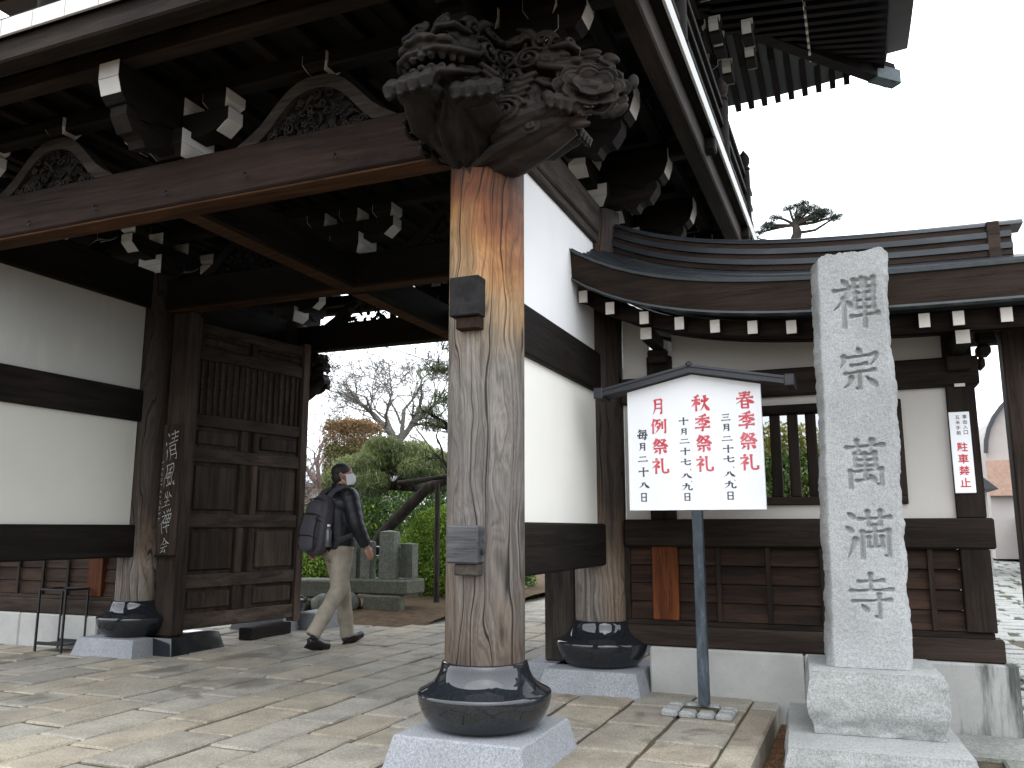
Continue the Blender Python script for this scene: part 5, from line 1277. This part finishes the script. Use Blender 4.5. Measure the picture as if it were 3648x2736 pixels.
PM = Matrix.Translation((-4.68, 6.945, .002)) @ Matrix.Rotation(R(67.4), 4, 'Z')
def world(me): me.transform(PM); return me
hip = {-1: (0, -.09, .93), 1: (0, .09, .93)}
knee = {-1: (-.04, -.10, .52), 1: (.13, .09, .50)}
ank = {-1: (-.29, -.10, .155), 1: (.20, .085, .095)}
sho = {-1: (-.01, -.19, 1.405), 1: (-.01, .19, 1.405)}
elb = {-1: (.03, -.255, 1.14), 1: (-.085, .235, 1.14)}
wri = {-1: (.145, -.27, .925), 1: (-.165, .165, .925)}
bm_ = MB()
bm_.tube([(0, 0, .86), (0, 0, 1.0), (.0, 0, 1.2), (-.01, 0, 1.38), (0, 0, 1.46)], [.12, .125, .13, .12, .07], 16)
bm_.tube([(-.01, 0, 1.42), (.01, 0, 1.50), (.025, 0, 1.56)], [.062, .055, .055], 14)
for s_ in (-1, 1):
    bm_.tube([hip[s_], tuple((a+b)/2 for a, b in zip(hip[s_], knee[s_])), knee[s_]], [.085, .075, .055], 12)
    bm_.tube([knee[s_], tuple(a*.65+b*.35 for a, b in zip(knee[s_], ank[s_])), ank[s_]], [.055, .056, .036], 12)
    bm_.tube([(0, s_*.08, 1.41), sho[s_], elb[s_]], [.06, .055, .042], 12); bm_.tube([elb[s_], wri[s_]], [.042, .028], 12)
    w = Vector(wri[s_]); d = (w - Vector(elb[s_])).normalized()
    fw = Vector((1, 0, 0)); fw = (fw - d*fw.dot(d)).normalized(); sd = d.cross(fw)
    M3 = Matrix((fw, sd, d)).transposed()
    pc = w + d*.045
    bm_.ball(pc, (.040, .018, .048), 12, 8, M3); bm_.tube([w-d*.01, w+d*.02], [.028, .026], 10)
    for k_, (o_, ln) in enumerate(((.028, .068), (.010, .076), (-.009, .070), (-.027, .055))):
        b0 = pc + fw*o_ + d*.032; inn = -sd*s_ * (1 if s_ < 0 else 1)
        inn = (Vector((0, -s_, 0)) - d*Vector((0, -s_, 0)).dot(d)).normalized()
        bm_.tube([b0, b0 + d*ln*.42 + inn*.004, b0 + d*ln*.74 + inn*.018, b0 + d*ln*.80 + inn*.036], [.0095, .009, .0085, .0065], 8)
    inn = (Vector((0, -s_, 0)) - d*Vector((0, -s_, 0)).dot(d)).normalized()
    t0 = pc + fw*.034 - d*.015; bm_.tube([t0, t0 + fw*.018 + d*.022 + inn*.01, t0 + fw*.016 + d*.050 + inn*.02], [.012, .0105, .0075], 8)
# head turned to the right and tipped up a little
HM = Matrix.Translation((.03, 0, 1.605)) @ Matrix.Rotation(R(-38), 4, 'Z') @ Matrix.Rotation(R(-9), 4, 'Y')
bm_.M = HM
bm_.ball((0, 0, .02), (.095, .076, .098), 20, 14); bm_.ball((.035, 0, -.045), (.058, .055, .065), 16, 10)
bm_.tube([(.088, 0, .03), (.104, 0, .0), (.112, 0, -.015), (.094, 0, -.025)], [.010, .013, .014, .010], 8)
bm_.tube([(.082, -.03, .045), (.088, 0, .05), (.082, .03, .045)], .010, 8)
bm_.tube([(.088, -.022, -.052), (.094, 0, -.052), (.088, .022, -.052)], .007, 8)
for s_ in (-1, 1):
    for q in range(7):
        pass
    bm_.tube([(.0, s_*.078, .02), (-.012, s_*.088, .028), (-.018, s_*.09, .005), (-.010, s_*.084, -.02), (.0, s_*.078, -.028)], [.008, .010, .010, .009, .007], 7)
    bm_.ball((.079, s_*.03, .025), (.012, .014, .010), 8, 6)
bm_.M = None
body = put('person', world(remesh(bm_, .0055, 2)), SKIN)
body['label'] = 'person in a black padded jacket, khaki trousers and white face mask walking through the gate'; body['category'] = 'person'
def cloth(name, mb, vox, mat, sm=2):
    o = put(name, world(remesh(mb, vox, sm)), mat, body); return o
j = MB()
j.tube([(.0, 0, .87), (.0, 0, .93), (0, 0, 1.08), (-.01, 0, 1.25), (-.012, 0, 1.38), (-.005, 0, 1.455)], [.165, .178, .180, .182, .17, .10], 20)
j.ball((-.01, 0, 1.33), (.155, .235, .125), 18, 12); j.ball((0, 0, 1.0), (.165, .19, .16), 16, 10)
j.tube([(-.005, 0, 1.43), (.008, 0, 1.485), (.016, 0, 1.515)], [.095, .085, .085], 16)
for s_ in (-1, 1):
    S0, E0, W0 = Vector(sho[s_]), Vector(elb[s_]), Vector(wri[s_])
    pts = []; rad = []
    for k_ in range(9): t = k_/8; pts.append(S0.lerp(E0, t)); rad.append(.090 - .016*t + .002*math.sin(t*18))
    for k_ in range(1, 9): t = k_/8; pts.append(E0.lerp(W0 - (W0-E0)*.06, t)); rad.append(.074 - .018*t + .0018*math.sin(t*18))
    j.tube(pts, rad, 16); j.ball(S0, (.088, .08, .085), 12, 8)
cloth('jacket', j, .010, JACK)
t_ = MB()
t_.tube([(0, 0, .98), (0, 0, .90), (0, 0, .82)], [.14, .152, .13], 18); t_.ball((-.03, 0, .90), (.14, .165, .12), 16, 10)
for s_ in (-1, 1):
    H_, K_, A_ = Vector(hip[s_]), Vector(knee[s_]), Vector(ank[s_]); pts = []; rad = []
    for k_ in range(8): t = k_/7; pts.append(H_.lerp(K_, t)); rad.append(.112 - .03*t)
    for k_ in range(1, 9): t = k_/8; pts.append(K_.lerp(A_ + (A_-K_)*.06, t)); rad.append(.082 - .014*t + .004*math.sin(t*14))
    t_.tube(pts, rad, 16)
cloth('trousers', t_, .010, TROU)
for s_ in (-1, 1):
    sh = MB(); A_ = Vector(ank[s_])
    if s_ < 0: heel, ball_, toe = Vector((-.345, -.10, .085)), Vector((-.19, -.10, .035)), Vector((-.115, -.10, .03))
    else: heel, ball_, toe = Vector((.155, .085, .035)), Vector((.30, .085, .055)), Vector((.385, .085, .085))
    sh.tube([A_ + Vector((0, 0, .03)), A_ + (heel-A_)*.35], [.044, .046], 12); sh.tube([heel + (toe-heel)*.02, heel.lerp(toe, .3) + Vector((0, 0, .02)), heel.lerp(toe, .62), toe - (toe-heel)*.08, toe], [.036, .046, .043, .036, .020], 14)
    o = cloth('shoe', sh, .006, SHOE)
    so_ = MB(); dd_ = (toe-heel); nrm = Vector((-dd_.z, 0, dd_.x)).normalized()
    so_.M = PM; so_.tube([heel - nrm*.034 - dd_*.06, heel.lerp(toe, .3) - nrm*.038, heel.lerp(toe, .65) - nrm*.036, toe - nrm*.026], [.034, .040, .044, .028], 12, flat=.26)
    so_.build('sole', PACKB, o, smooth=True)
hr = MB(); hr.M = HM
hr.ball((-.008, 0, .048), (.098, .086, .084), 20, 14); hr.ball((-.040, 0, -.005), (.066, .078, .080), 16, 10); hr.ball((-.045, 0, -.05), (.045, .058, .045), 12, 8)
cloth('hair', hr, .006, HAIR, 1)
for o_ in (): pass
mk = MB(); mk.M = PM @ HM
n_ = 12; rows_ = ((.008, .008), (-.018, .022), (-.045, .026), (-.072, .018), (-.098, -.004))
vs = []
for (zz, bulge) in rows_:
    for k_ in range(n_+1):
        a = R(-78 + 156*k_/n_); rr_ = .078 + bulge*math.cos(a)**2
        vs.append((.020 + rr_*math.cos(a)*1.0, (.072)*math.sin(a)*1.0, zz))
mk.add(vs, [(r_*(n_+1)+k_, r_*(n_+1)+k_+1, (r_+1)*(n_+1)+k_+1, (r_+1)*(n_+1)+k_) for r_ in range(4) for k_ in range(n_)])
for s_ in (-1, 1):
    for (za, zb) in ((.0, .022), (-.088, -.024)): mk.tube([(.035, s_*.072, za), (.01, s_*.084, (za+zb)/2), (-.014, s_*.092, zb)], .0022, 5)
mk.build('face_mask', MASK, body, smooth=True)
# rucksack
pk = MB(); PK = Matrix.Translation((-.215, 0, 1.13)) @ Matrix.Rotation(R(9), 4, 'Y')
pk.M = PK
def rbox(mb, c, s, p=3.2, n=16, m=12):
    vs = []
    for i in range(m+1):
        th = math.pi*i/m
        for k_ in range(n):
            ph = 2*math.pi*k_/n; v = (math.sin(th)*math.cos(ph), math.sin(th)*math.sin(ph), math.cos(th)); e = 2/p
            w_ = sum(abs(q)**p for q in v)**(-1/p); vs.append((c[0]+s[0]*v[0]*w_, c[1]+s[1]*v[1]*w_, c[2]+s[2]*v[2]*w_))
    mb.add(vs, [(i*n+k_, (i+1)*n+k_, (i+1)*n+(k_+1) % n, i*n+(k_+1) % n) for i in range(m) for k_ in range(n)])
rbox(pk, (0, 0, 0), (.095, .158, .285)); rbox(pk, (-.085, 0, -.085), (.055, .135, .175)); rbox(pk, (-.06, 0, .13), (.06, .125, .10))
pk.M = None
pack = put('rucksack', world(remesh(pk, .008, 1)), PACKM)
pack['label'] = 'charcoal grey rucksack with black seams worn on the back of the walking person'; pack['category'] = 'bag'
zp = MB(); zp.M = PM @ PK
for zz, hw, dx in ((.235, .11, -.095), (.04, .135, -.118), (.085, .13, -.135), (-.12, .13, -.146)): zp.tube([(dx+.05, -hw-.006, zz-.02), (dx+.006, -hw*.8, zz), (dx-.004, 0, zz+.004), (dx+.006, hw*.8, zz), (dx+.05, hw+.006, zz-.02)], .0055, 6)
for s_ in (-1, 1): zp.tube([(-.115, s_*.128, .06), (-.125, s_*.135, -.08), (-.10, s_*.125, -.25)], .006, 6)
zp.build('seam', PACKB, pack, smooth=True)
for s_ in (-1, 1):
    sp = MB(); sp.M = PM
    sp.tube([(-.17, s_*.07, 1.38), (-.12, s_*.085, 1.455), (-.02, s_*.10, 1.502), (.10, s_*.115, 1.45), (.165, s_*.13, 1.33), (.165, s_*.155, 1.18), (.08, s_*.19, 1.05), (-.12, s_*.17, .98)], [.026]*8, 8, flat=.32)
    sp.build('shoulder_strap', PACKM, pack, smooth=True)
MB().lathe([(.030, 0), (.033, .01), (.033, .15), (.018, .175), (.014, .19)], 0, 0, 14).build('bottle', simple('clear_bottle', (.06, .065, .075), .15, .6, var=.1), pack, loc=PM @ Vector((-.22, -.175, .93)), smooth=True)
MB().lathe([(.015, .188), (.016, .205), (.002, .208)], 0, 0, 12).build('bottle_cap', MASK, pack, loc=PM @ Vector((-.22, -.175, .93)))
# ------------------------------------------------------------------ vegetation
def leafmesh(name, blobs, size, seed, up=.3, shell=.6, aspect=.5, box_=False):
    g = np.random.default_rng(seed); P_ = []
    for (cx, cy, cz, rx, ry, rz, n) in blobs:
        if box_:
            q = g.uniform(-1, 1, (n, 3)); ax = g.integers(0, 3, n); sgn = np.where(g.random(n) < .5, -1, 1); on = g.random(n) < shell
            for a in range(3): q[(ax == a) & on, a] = (sgn*g.uniform(.86, 1.05, n))[(ax == a) & on]
        else:
            q = g.normal(size=(n, 3)); q /= np.linalg.norm(q, axis=1)[:, None]; r_ = np.where(g.random(n) < shell, g.uniform(.82, 1.05, n), g.uniform(.2, .9, n)); q *= r_[:, None]
        q = q*np.array([rx, ry, rz]) + np.array([cx, cy, cz])
        w = np.sin(q[:, 0]*5.1/max(rx, .3)+seed) * np.sin(q[:, 1]*4.3/max(ry, .3)) * np.sin(q[:, 2]*6.1/max(rz, .3)+1)
        q += (q - np.array([cx, cy, cz]))*(w*.07)[:, None]
        P_.append(q)
    P_ = np.concatenate(P_); n = len(P_); d = g.normal(size=(n, 3)); d[:, 2] += up*2; d /= np.linalg.norm(d, axis=1)[:, None]
    e = np.cross(d, g.normal(size=(n, 3))); e /= np.linalg.norm(e, axis=1)[:, None]; s = size*g.uniform(.6, 1.4, (n, 1))
    a = P_ - e*s*aspect*.5; b = P_ + d*s*.5 ; c = P_ + e*s*aspect*.5; f = P_ - d*s*.5
    V_ = np.stack([f, c, b, a], 1).reshape(-1, 3)
    me = bpy.data.meshes.new(name); me.vertices.add(len(V_)); me.vertices.foreach_set('co', V_.ravel()); me.loops.add(n*4); me.loops.foreach_set('vertex_index', np.arange(n*4))
    me.polygons.add(n); me.polygons.foreach_set('loop_start', np.arange(n)*4); me.polygons.foreach_set('loop_total', np.full(n, 4)); me.update(calc_edges=True); return me
def grow(mb, p, d, L, r, depth, rg, spread=.55, kids=(2, 3), wob=.12, minr=.004, sides=6, grav=0, shrink=.74):
    pts = [p]; rad = [r]; q = Vector(p); dd = Vector(d).normalized(); ns = 5
    for k_ in range(ns):
        dd = (dd + Vector((rg.gauss(0, wob), rg.gauss(0, wob), rg.gauss(0, wob*.7) + grav))).normalized(); q = q + dd*L/ns; pts.append(tuple(q)); rad.append(max(minr, r*(1-.32*(k_+1)/ns)))
    mb.tube(pts, rad, max(3, sides), cap=False)
    if depth <= 0: return
    for k_ in range(rg.randint(*kids)):
        ax = Vector((rg.gauss(0, 1), rg.gauss(0, 1), rg.gauss(0, .6))); nd = (dd + ax.normalized()*spread*rg.uniform(.6, 1.4)).normalized()
        i = ns if k_ == 0 else rg.randint(2, ns)
        grow(mb, pts[i], nd, L*shrink*rg.uniform(.8, 1.15), rad[i]*(.78 if k_ == 0 else .6), depth-1, rg, spread, kids, wob*1.1, minr, max(3, sides-1), grav, shrink)
def bare_tree(name, label, loc, h, r, depth, seed, mat, group=None, lean=(0, 0), forks=4, spread=.6, minr=.009):
    t = thing(name, label, 'tree', loc, group); rg = random.Random(seed); tr = MB(); q = [Vector((0, 0, -.2)), Vector((lean[0]*.3, lean[1]*.3, h*.33)), Vector((lean[0]*.8, lean[1]*.8, h*.68)), Vector((lean[0], lean[1], h))]
    tr.tube(q, [r*1.25, r, r*.9, r*.82], 10); tr.build('trunk', BARK, t, loc=loc, smooth=True)
    cr = MB()
    for k_ in range(forks):
        a = 6.283*k_/forks + rg.uniform(-.4, .4); grow(cr, tuple(q[3] - Vector((0, 0, rg.uniform(0, h*.12)))), (math.cos(a)*spread*1.3, math.sin(a)*spread*1.3, 1), h*.34, r*.62, depth, rg, spread, minr=minr)
    cr.build('crown', mat, t, loc=loc, smooth=True); return t
bare_tree('bare_tree', 'tall leafless tree with spreading crown seen beyond the gate opening', (-17.6, 30, 0), 4.9, .19, 7, 11, TWIG, 'leafless trees beyond the garden', (.15, 0), 8, .58, .007)
bare_tree('bare_tree', 'leafless tree with reddish twigs rising beside the open door leaf', (-13.6, 19.6, 0), 2.3, .12, 5, 4, TWIGR, 'leafless trees beyond the garden', (-.2, 0), 5, .7, .006)
bare_tree('bare_tree', 'low leafless tree between the big bare tree and the front pillar', (-13.1, 26, 0), 3.2, .13, 5, 21, TWIG, 'leafless trees beyond the garden', (.1, 0), 5, .75, .008)
bare_tree('bare_tree', 'pale leafless shrub with crooked branches at the edge of the door leaf', (-9.3, 12.6, 0), 1.35, .07, 5, 33, TWIGR, 'leafless trees beyond the garden', (-.3, 0), 5, .8, .004)
def hedge(name, label, cat, blobs, mat, size, seed, box_=False, stem=None, up=.3, shell=.75, extra=None, aspect=.5):
    x0 = sum(b[0] for b in blobs)/len(blobs); y0 = sum(b[1] for b in blobs)/len(blobs)
    t = thing(name, label, cat, (x0, y0, 0)); put('foliage', leafmesh(name, blobs, size, seed, up, shell, aspect, box_), mat, t)
    if extra: put('foliage', leafmesh(name, extra[0], size, seed+9, up, shell, aspect, box_), extra[1], t)
    sm = MB(); rg = random.Random(seed)
    for k_ in range(stem or 6): b = rg.choice(blobs); grow(sm, (b[0]+rg.uniform(-.6, .6)*b[3], b[1]+rg.uniform(-.5, .5)*b[4], -.05), (rg.uniform(-.3, .3), rg.uniform(-.3, .3), 1), max(.4, (b[2])*.8), .025, 2, rg, .5)
    sm.build('stems', BARKD, t); return t
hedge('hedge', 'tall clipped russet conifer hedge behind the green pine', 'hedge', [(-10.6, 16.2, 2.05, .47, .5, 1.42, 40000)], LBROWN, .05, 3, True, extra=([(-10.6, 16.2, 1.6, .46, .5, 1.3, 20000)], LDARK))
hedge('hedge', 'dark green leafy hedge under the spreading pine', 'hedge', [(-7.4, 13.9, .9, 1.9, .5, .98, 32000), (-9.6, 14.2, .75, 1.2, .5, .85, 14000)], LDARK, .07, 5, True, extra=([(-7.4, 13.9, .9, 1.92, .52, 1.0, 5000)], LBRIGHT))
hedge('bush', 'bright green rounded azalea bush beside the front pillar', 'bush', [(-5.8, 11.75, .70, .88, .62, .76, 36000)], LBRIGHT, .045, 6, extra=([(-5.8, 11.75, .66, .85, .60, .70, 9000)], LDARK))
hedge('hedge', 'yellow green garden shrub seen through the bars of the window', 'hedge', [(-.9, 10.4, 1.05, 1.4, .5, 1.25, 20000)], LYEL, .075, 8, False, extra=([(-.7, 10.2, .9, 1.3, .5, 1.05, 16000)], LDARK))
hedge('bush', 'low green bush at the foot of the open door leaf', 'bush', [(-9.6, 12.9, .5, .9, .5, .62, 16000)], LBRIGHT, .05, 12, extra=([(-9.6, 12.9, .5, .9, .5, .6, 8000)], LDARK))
hedge('hedge', 'distant line of grey green trees behind the garden', 'hedge', [(-21, 42, 1.6, 7, 1.5, 2.6, 16000), (-9, 44, 1.4, 6, 1.5, 2.4, 14000)], LDARK, .24, 15)
# trained pine with its prop
pn = thing('pine_tree', 'trained pine with a flat green crown and a slanting trunk on a wooden prop', 'pine tree', (-6.95, 11.1, 0))
tk = MB(); tk.tube([(-7.25, 11.0, .0), (-6.95, 11.0, .55), (-6.6, 11.0, 1.05), (-6.25, 11.02, 1.38), (-5.9, 11.05, 1.70), (-5.5, 11.1, 1.86), (-5.0, 11.2, 1.95)], [.13, .10, .095, .085, .08, .07, .05], 10)
rg = random.Random(2)
for k_ in range(9): grow(tk, (-6.9+k_*.2, 11.3, 1.7), (rg.uniform(-1, 1), rg.uniform(-.2, .8), .35), .5, .035, 2, rg, .6)
tk.tube([(-5.9, 11.05, 1.70), (-6.3, 11.4, 1.72), (-6.9, 11.7, 1.75), (-7.6, 11.8, 1.78)], [.07, .06, .05, .03], 8)
tk.build('trunk', BARKD, pn, smooth=True)
bl = []
for k_ in range(34): a = rg.uniform(0, 6.28); r_ = rg.random()**.5; bl.append((-6.95+1.0*r_*math.cos(a), 11.85+.7*r_*math.sin(a), 1.84+.56*(1-r_**2)+rg.uniform(-.16, .10), .30, .28, .19, 1500))
put('crown', leafmesh('n', bl, .095, 4, .8, .55, .14), LPINE, pn)
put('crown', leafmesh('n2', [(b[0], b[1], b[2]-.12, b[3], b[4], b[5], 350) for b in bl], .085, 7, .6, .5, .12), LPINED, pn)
pp = MB(); pp.tube([(-5.37, 10.35, -.02), (-5.38, 10.35, 1.72)], [.042, .036], 10); pp.build('prop', GW['z'], pn, smooth=True)
MB().tube([(-6.05, 10.42, 1.74), (-4.75, 10.42, 1.86)], [.03, .03], 8).build('cross_bar', GW['x'], pn, smooth=True)
def cloudpine(name, label, loc, trunkpts, rads, pads, seed, mat, size=.10, cat='pine tree', n=900, asp=.09):
    t = thing(name, label, cat, loc); q = MB(); q.tube(trunkpts, rads, 8); rg = random.Random(seed)
    for p in pads:
        best = min(trunkpts, key=lambda a: (Vector(a)-Vector(p[:3])).length); a = Vector(best); b = Vector(p[:3]); mid = (a+b)/2 + Vector((rg.uniform(-.15, .15), rg.uniform(-.15, .15), rg.uniform(-.1, .1)))*(b-a).length
        q.tube([a, a.lerp(mid, .5)+Vector((0, 0, rg.uniform(-.03, .03))), mid, mid.lerp(b, .5), b], [.045*size/.1, .04*size/.1, .035*size/.1, .03*size/.1, .015*size/.1], 6)
        for k_ in range(7): grow(q, tuple(b), (rg.uniform(-1, 1), rg.uniform(-1, 1), rg.uniform(-.1, .6)), p[3]*.6, .010*size/.1, 2, rg, .7, minr=.004*size/.1, sides=4)
    q.build('trunk', BARKD, t, smooth=True); put('crown', leafmesh('n', [(p[0], p[1], p[2], p[3], p[4], p[5], int(n*p[3]*p[4]/.05)) for p in pads], size, seed, .8, .45, asp), mat, t); return t
LP2 = leafm('pale_pine_needles', (.10, .13, .05), (.24, .27, .13))  # the needles' own pale green, varied by noise
cloudpine('pine_tree', 'pine with open needled pads reaching in from behind the front pillar', (-4.3, 9.9, 0), [(-4.1, 9.9, 0), (-4.2, 9.9, 1.5), (-4.35, 9.9, 2.4), (-4.2, 9.9, 3.2), (-4.4, 9.9, 3.9)], [.12, .11, .09, .07, .04],
   [(-5.0, 9.6, 3.14, .30, .25, .13), (-5.22, 9.7, 2.62, .22, .2, .09), (-4.85, 9.6, 2.75, .30, .22, .12), (-5.1, 9.6, 2.42, .20, .18, .08), (-4.7, 9.7, 3.5, .35, .3, .12)], 5, LP2, .10, n=420)
# wind-trained pine beyond the annex roof
pads = [(-2.1, 26, 10.35, .28, .25, .10), (-1.85, 26, 10.62, .22, .2, .08), (-1.45, 26, 10.85, .20, .2, .07), (-1.2, 26, 10.6, .24, .22, .10), (-.85, 26, 10.75, .30, .25, .12), (-.45, 26, 10.55, .28, .25, .10), (-.2, 26, 10.35, .22, .2, .08), (-.75, 26, 10.42, .24, .22, .09), (-1.0, 26, 10.98, .16, .15, .07), (-2.35, 26, 10.2, .15, .15, .05)]
cloudpine('pine_tree', 'small twisted pine silhouetted above the curved annex roof', (-1.35, 26, 0), [(-1.5, 26, 0), (-1.2, 26, 5), (-1.30, 26, 8.5), (-1.38, 26, 9.7), (-1.25, 26, 10.05), (-1.3, 26, 10.3)], [.35, .28, .20, .17, .14, .10], pads + [(p[0]+random.Random(int(p[0]*99)).uniform(-.3, .3), p[1], p[2]+random.Random(int(p[2]*99)).uniform(-.22, .14), p[3]*.7, p[4]*.7, p[5]*.8) for p in pads], 9, LPINED, .11, n=330, asp=.14)

# ------------------------------------------------------------------ garden stones, wires, far things
KERBD = granite('mossy_kerb_stone', (.05, .052, .042), (.13, .13, .10), 60, (.05, .06, .03), .9, .8)
gf = thing('stone_fence', 'low row of mossy granite posts with steel rails on a stone kerb', 'stone fence', (-5.8, 9.7, 0))
for (a, b, y_, z0, z1) in ((-6.34, -6.19, 9.62, .41, 1.0), (-6.12, -5.98, 9.62, .41, .93), (-5.84, -5.62, 9.62, .46, 1.06), (-5.60, -5.42, 9.75, .47, .90)):
    q = MB(); q.add([(a, y_, z0), (b, y_, z0), (b, y_+.15, z0), (a, y_+.15, z0), (a, y_, z1), (b, y_, z1), (b, y_+.15, z1), (a, y_+.15, z1), ((a+b)/2, y_+.075, z1+.02)], [(0, 1, 5, 4), (1, 2, 6, 5), (2, 3, 7, 6), (3, 0, 4, 7), (4, 5, 8), (5, 6, 8), (6, 7, 8), (7, 4, 8)]); q.build('stone_post', GRANB, gf)
for zz in (.74, .86): MB().tube([(-6.8, 9.72, zz), (-5.5, 9.80, zz)], .012, 8).build('rail', STEEL, gf, smooth=True)
for a, b, y0, y1, z0, z1 in ((-7.2, -6.45, 9.5, 10.0, .2, .43), (-6.44, -5.36, 9.5, 10.0, .27, .455), (-5.95, -5.42, 9.42, 9.6, .05, .265), (-7.4, -6.5, 9.4, 9.9, .0, .195)): MB().box(a, b, y0, y1, z0, z1, .02).build('kerb_block', KERBD, gf)
rk = MB()
for (x_, y_, z_, r_) in ((-6.15, 9.42, .16, .13), (-6.5, 9.38, .13, .15), (-6.85, 9.3, .12, .13)):
    q = MB(); q.ball((x_, y_, z_), (r_*1.2, r_, r_), 12, 8); me = q.mesh(smooth=True)
    for v in me.vertices: v.co += Vector((mnoise.noise(v.co*9), mnoise.noise(v.co*9+Vector((5, 0, 0))), mnoise.noise(v.co*9+Vector((9, 0, 0)))))*.03
    put('boulder', me, GRANB, gf)
def cable(label, a, b, sag, r):
    a, b = Vector(a), Vector(b); q = MB(); q.tube([a.lerp(b, t/14) - Vector((0, 0, sag*4*(t/14)*(1-t/14))) for t in range(15)], r, 5); tag(q.build('overhead_wire', IRON), label, 'wire')
cable('thin black wire slanting down to the pine from the rear beam', (-9.2, 12, 4.9), (-2.5, 10.6, 2.55), .12, .008)
cable('long sagging wire crossing in front of the bare tree', (-16, 17, 5.5), (-4.5, 15, 2.7), .25, .009)
hs_ = thing('grey_house', 'pale grey tiled house glimpsed between the door leaf and the russet hedge', 'house', (-14.8, 22, 0))
box('wall', CONC, hs_, -16.5, -13.9, 21.5, 24, -.1, 2.45, 0)
MB().prism([(21.2, 2.35), (21.15, 2.45), (22.7, 3.35), (24.3, 2.45)], 'x', -16.8, -13.7).build('roof', simple('grey_tiles', (.30, .31, .33), .6, .3, var=.1), hs_)
th = thing('tiled_house', 'low house with wavy grey tiled roof beyond the window bars', 'house', (-.5, 16, 0))
box('wall', CONC, th, -3.4, .4, 15.5, 19, -.1, 2.5, 0)
m = MB(); nn = 60; vs = []
for i in range(nn+1):
    x_ = -3.8 + 4.5*i/nn; wv = .035*abs(math.sin(i*1.57*.5*2)); vs += [(x_, 15.1, 2.45+wv), (x_, 17.2, 3.75+wv)]
m.add(vs, [(2*i, 2*i+2, 2*i+3, 2*i+1) for i in range(nn)]); m.build('roof', simple('pale_roof_tiles', (.24, .25, .27), .5, .4, var=.15), th)
fb = thing('arched_hall', 'large hall with a rounded gable and brick foot at the end of the lane', 'building', (8, 36, 0))
arc = [(4.5, 0), (4.5, 3.9)] + [(7.9-3.4*math.cos(a), 3.9+2.9*math.sin(a)) for a in [math.pi*k_/20 for k_ in range(1, 20)]] + [(11.3, 3.9), (11.3, 0)]
MB().prism(arc[::-1], 'y', 36, 44).build('gable', simple('pale_render', (.33, .30, .285), .8, .2, var=.06, sc=2), fb)
MB().prism([(7.9-3.5*math.cos(a), 3.9+3.0*math.sin(a)) for a in [math.pi*k_/20 for k_ in range(0, 21)]] + [(7.9-3.35*math.cos(a), 3.9+2.85*math.sin(a)) for a in [math.pi*k_/20 for k_ in range(20, -1, -1)]], 'y', 35.8, 35.95).build('gable_rim', SLATE, fb)
box('brick_band', simple('red_brick', (.33, .22, .17), .85, .2, var=.2, sc=9), fb, 4.45, 11.4, 35.7, 35.99, 2.3, 3.6, 0)
MB().prism([(6.3+.9*math.cos(a), 4.6+1.0*math.sin(a)) for a in [2*math.pi*k_/24 for k_ in range(24)]], 'y', 35.97, 35.99).build('round_window', simple('green_glass', (.02, .12, .10), .1, .6, var=.2, sc=1, bump=0), fb)
lw = thing('lane_wall', 'grey block wall with a brick end pier and white mesh fence along the lane', 'wall', (5.2, 28, 0))
MB().prism([(3.70, 20), (3.95, 20), (5.6, 36), (5.3, 36)], 'z', -.1, 1.55).build('wall', simple('grey_block', (.20, .205, .20), .9, .2, var=.15, sc=6), lw)
box('pier', simple('orange_brick', (.36, .20, .14), .85, .2, var=.15, sc=12), lw, 3.46, 3.70, 19.7, 20.1, -.1, 1.6, .01)
for k_ in range(8): MB().tube([(3.6+k_*.22, 20.1+k_*2.1, 1.5), (3.6+k_*.22, 20.1+k_*2.1, 3.1)], .03, 8).build('fence_post', WHITE, lw)
for zz in (2.0, 3.05): MB().tube([(3.6, 20.1, zz), (5.14, 34.8, zz)], .02, 6).build('fence_rail', WHITE, lw)
h2 = thing('small_house', 'dark roofed small house just beside the right corner post', 'house', (2.6, 26, 0))
box('wall', simple('dim_render', (.30, .29, .27), .9, .2), h2, .9, 3.05, 25, 30, -.1, 2.1, 0)
MB().prism([(.6, 2.1), (3.3, 2.1), (2.0, 3.3)][::-1], 'y', 24.7, 30).build('roof', SLATE, h2)
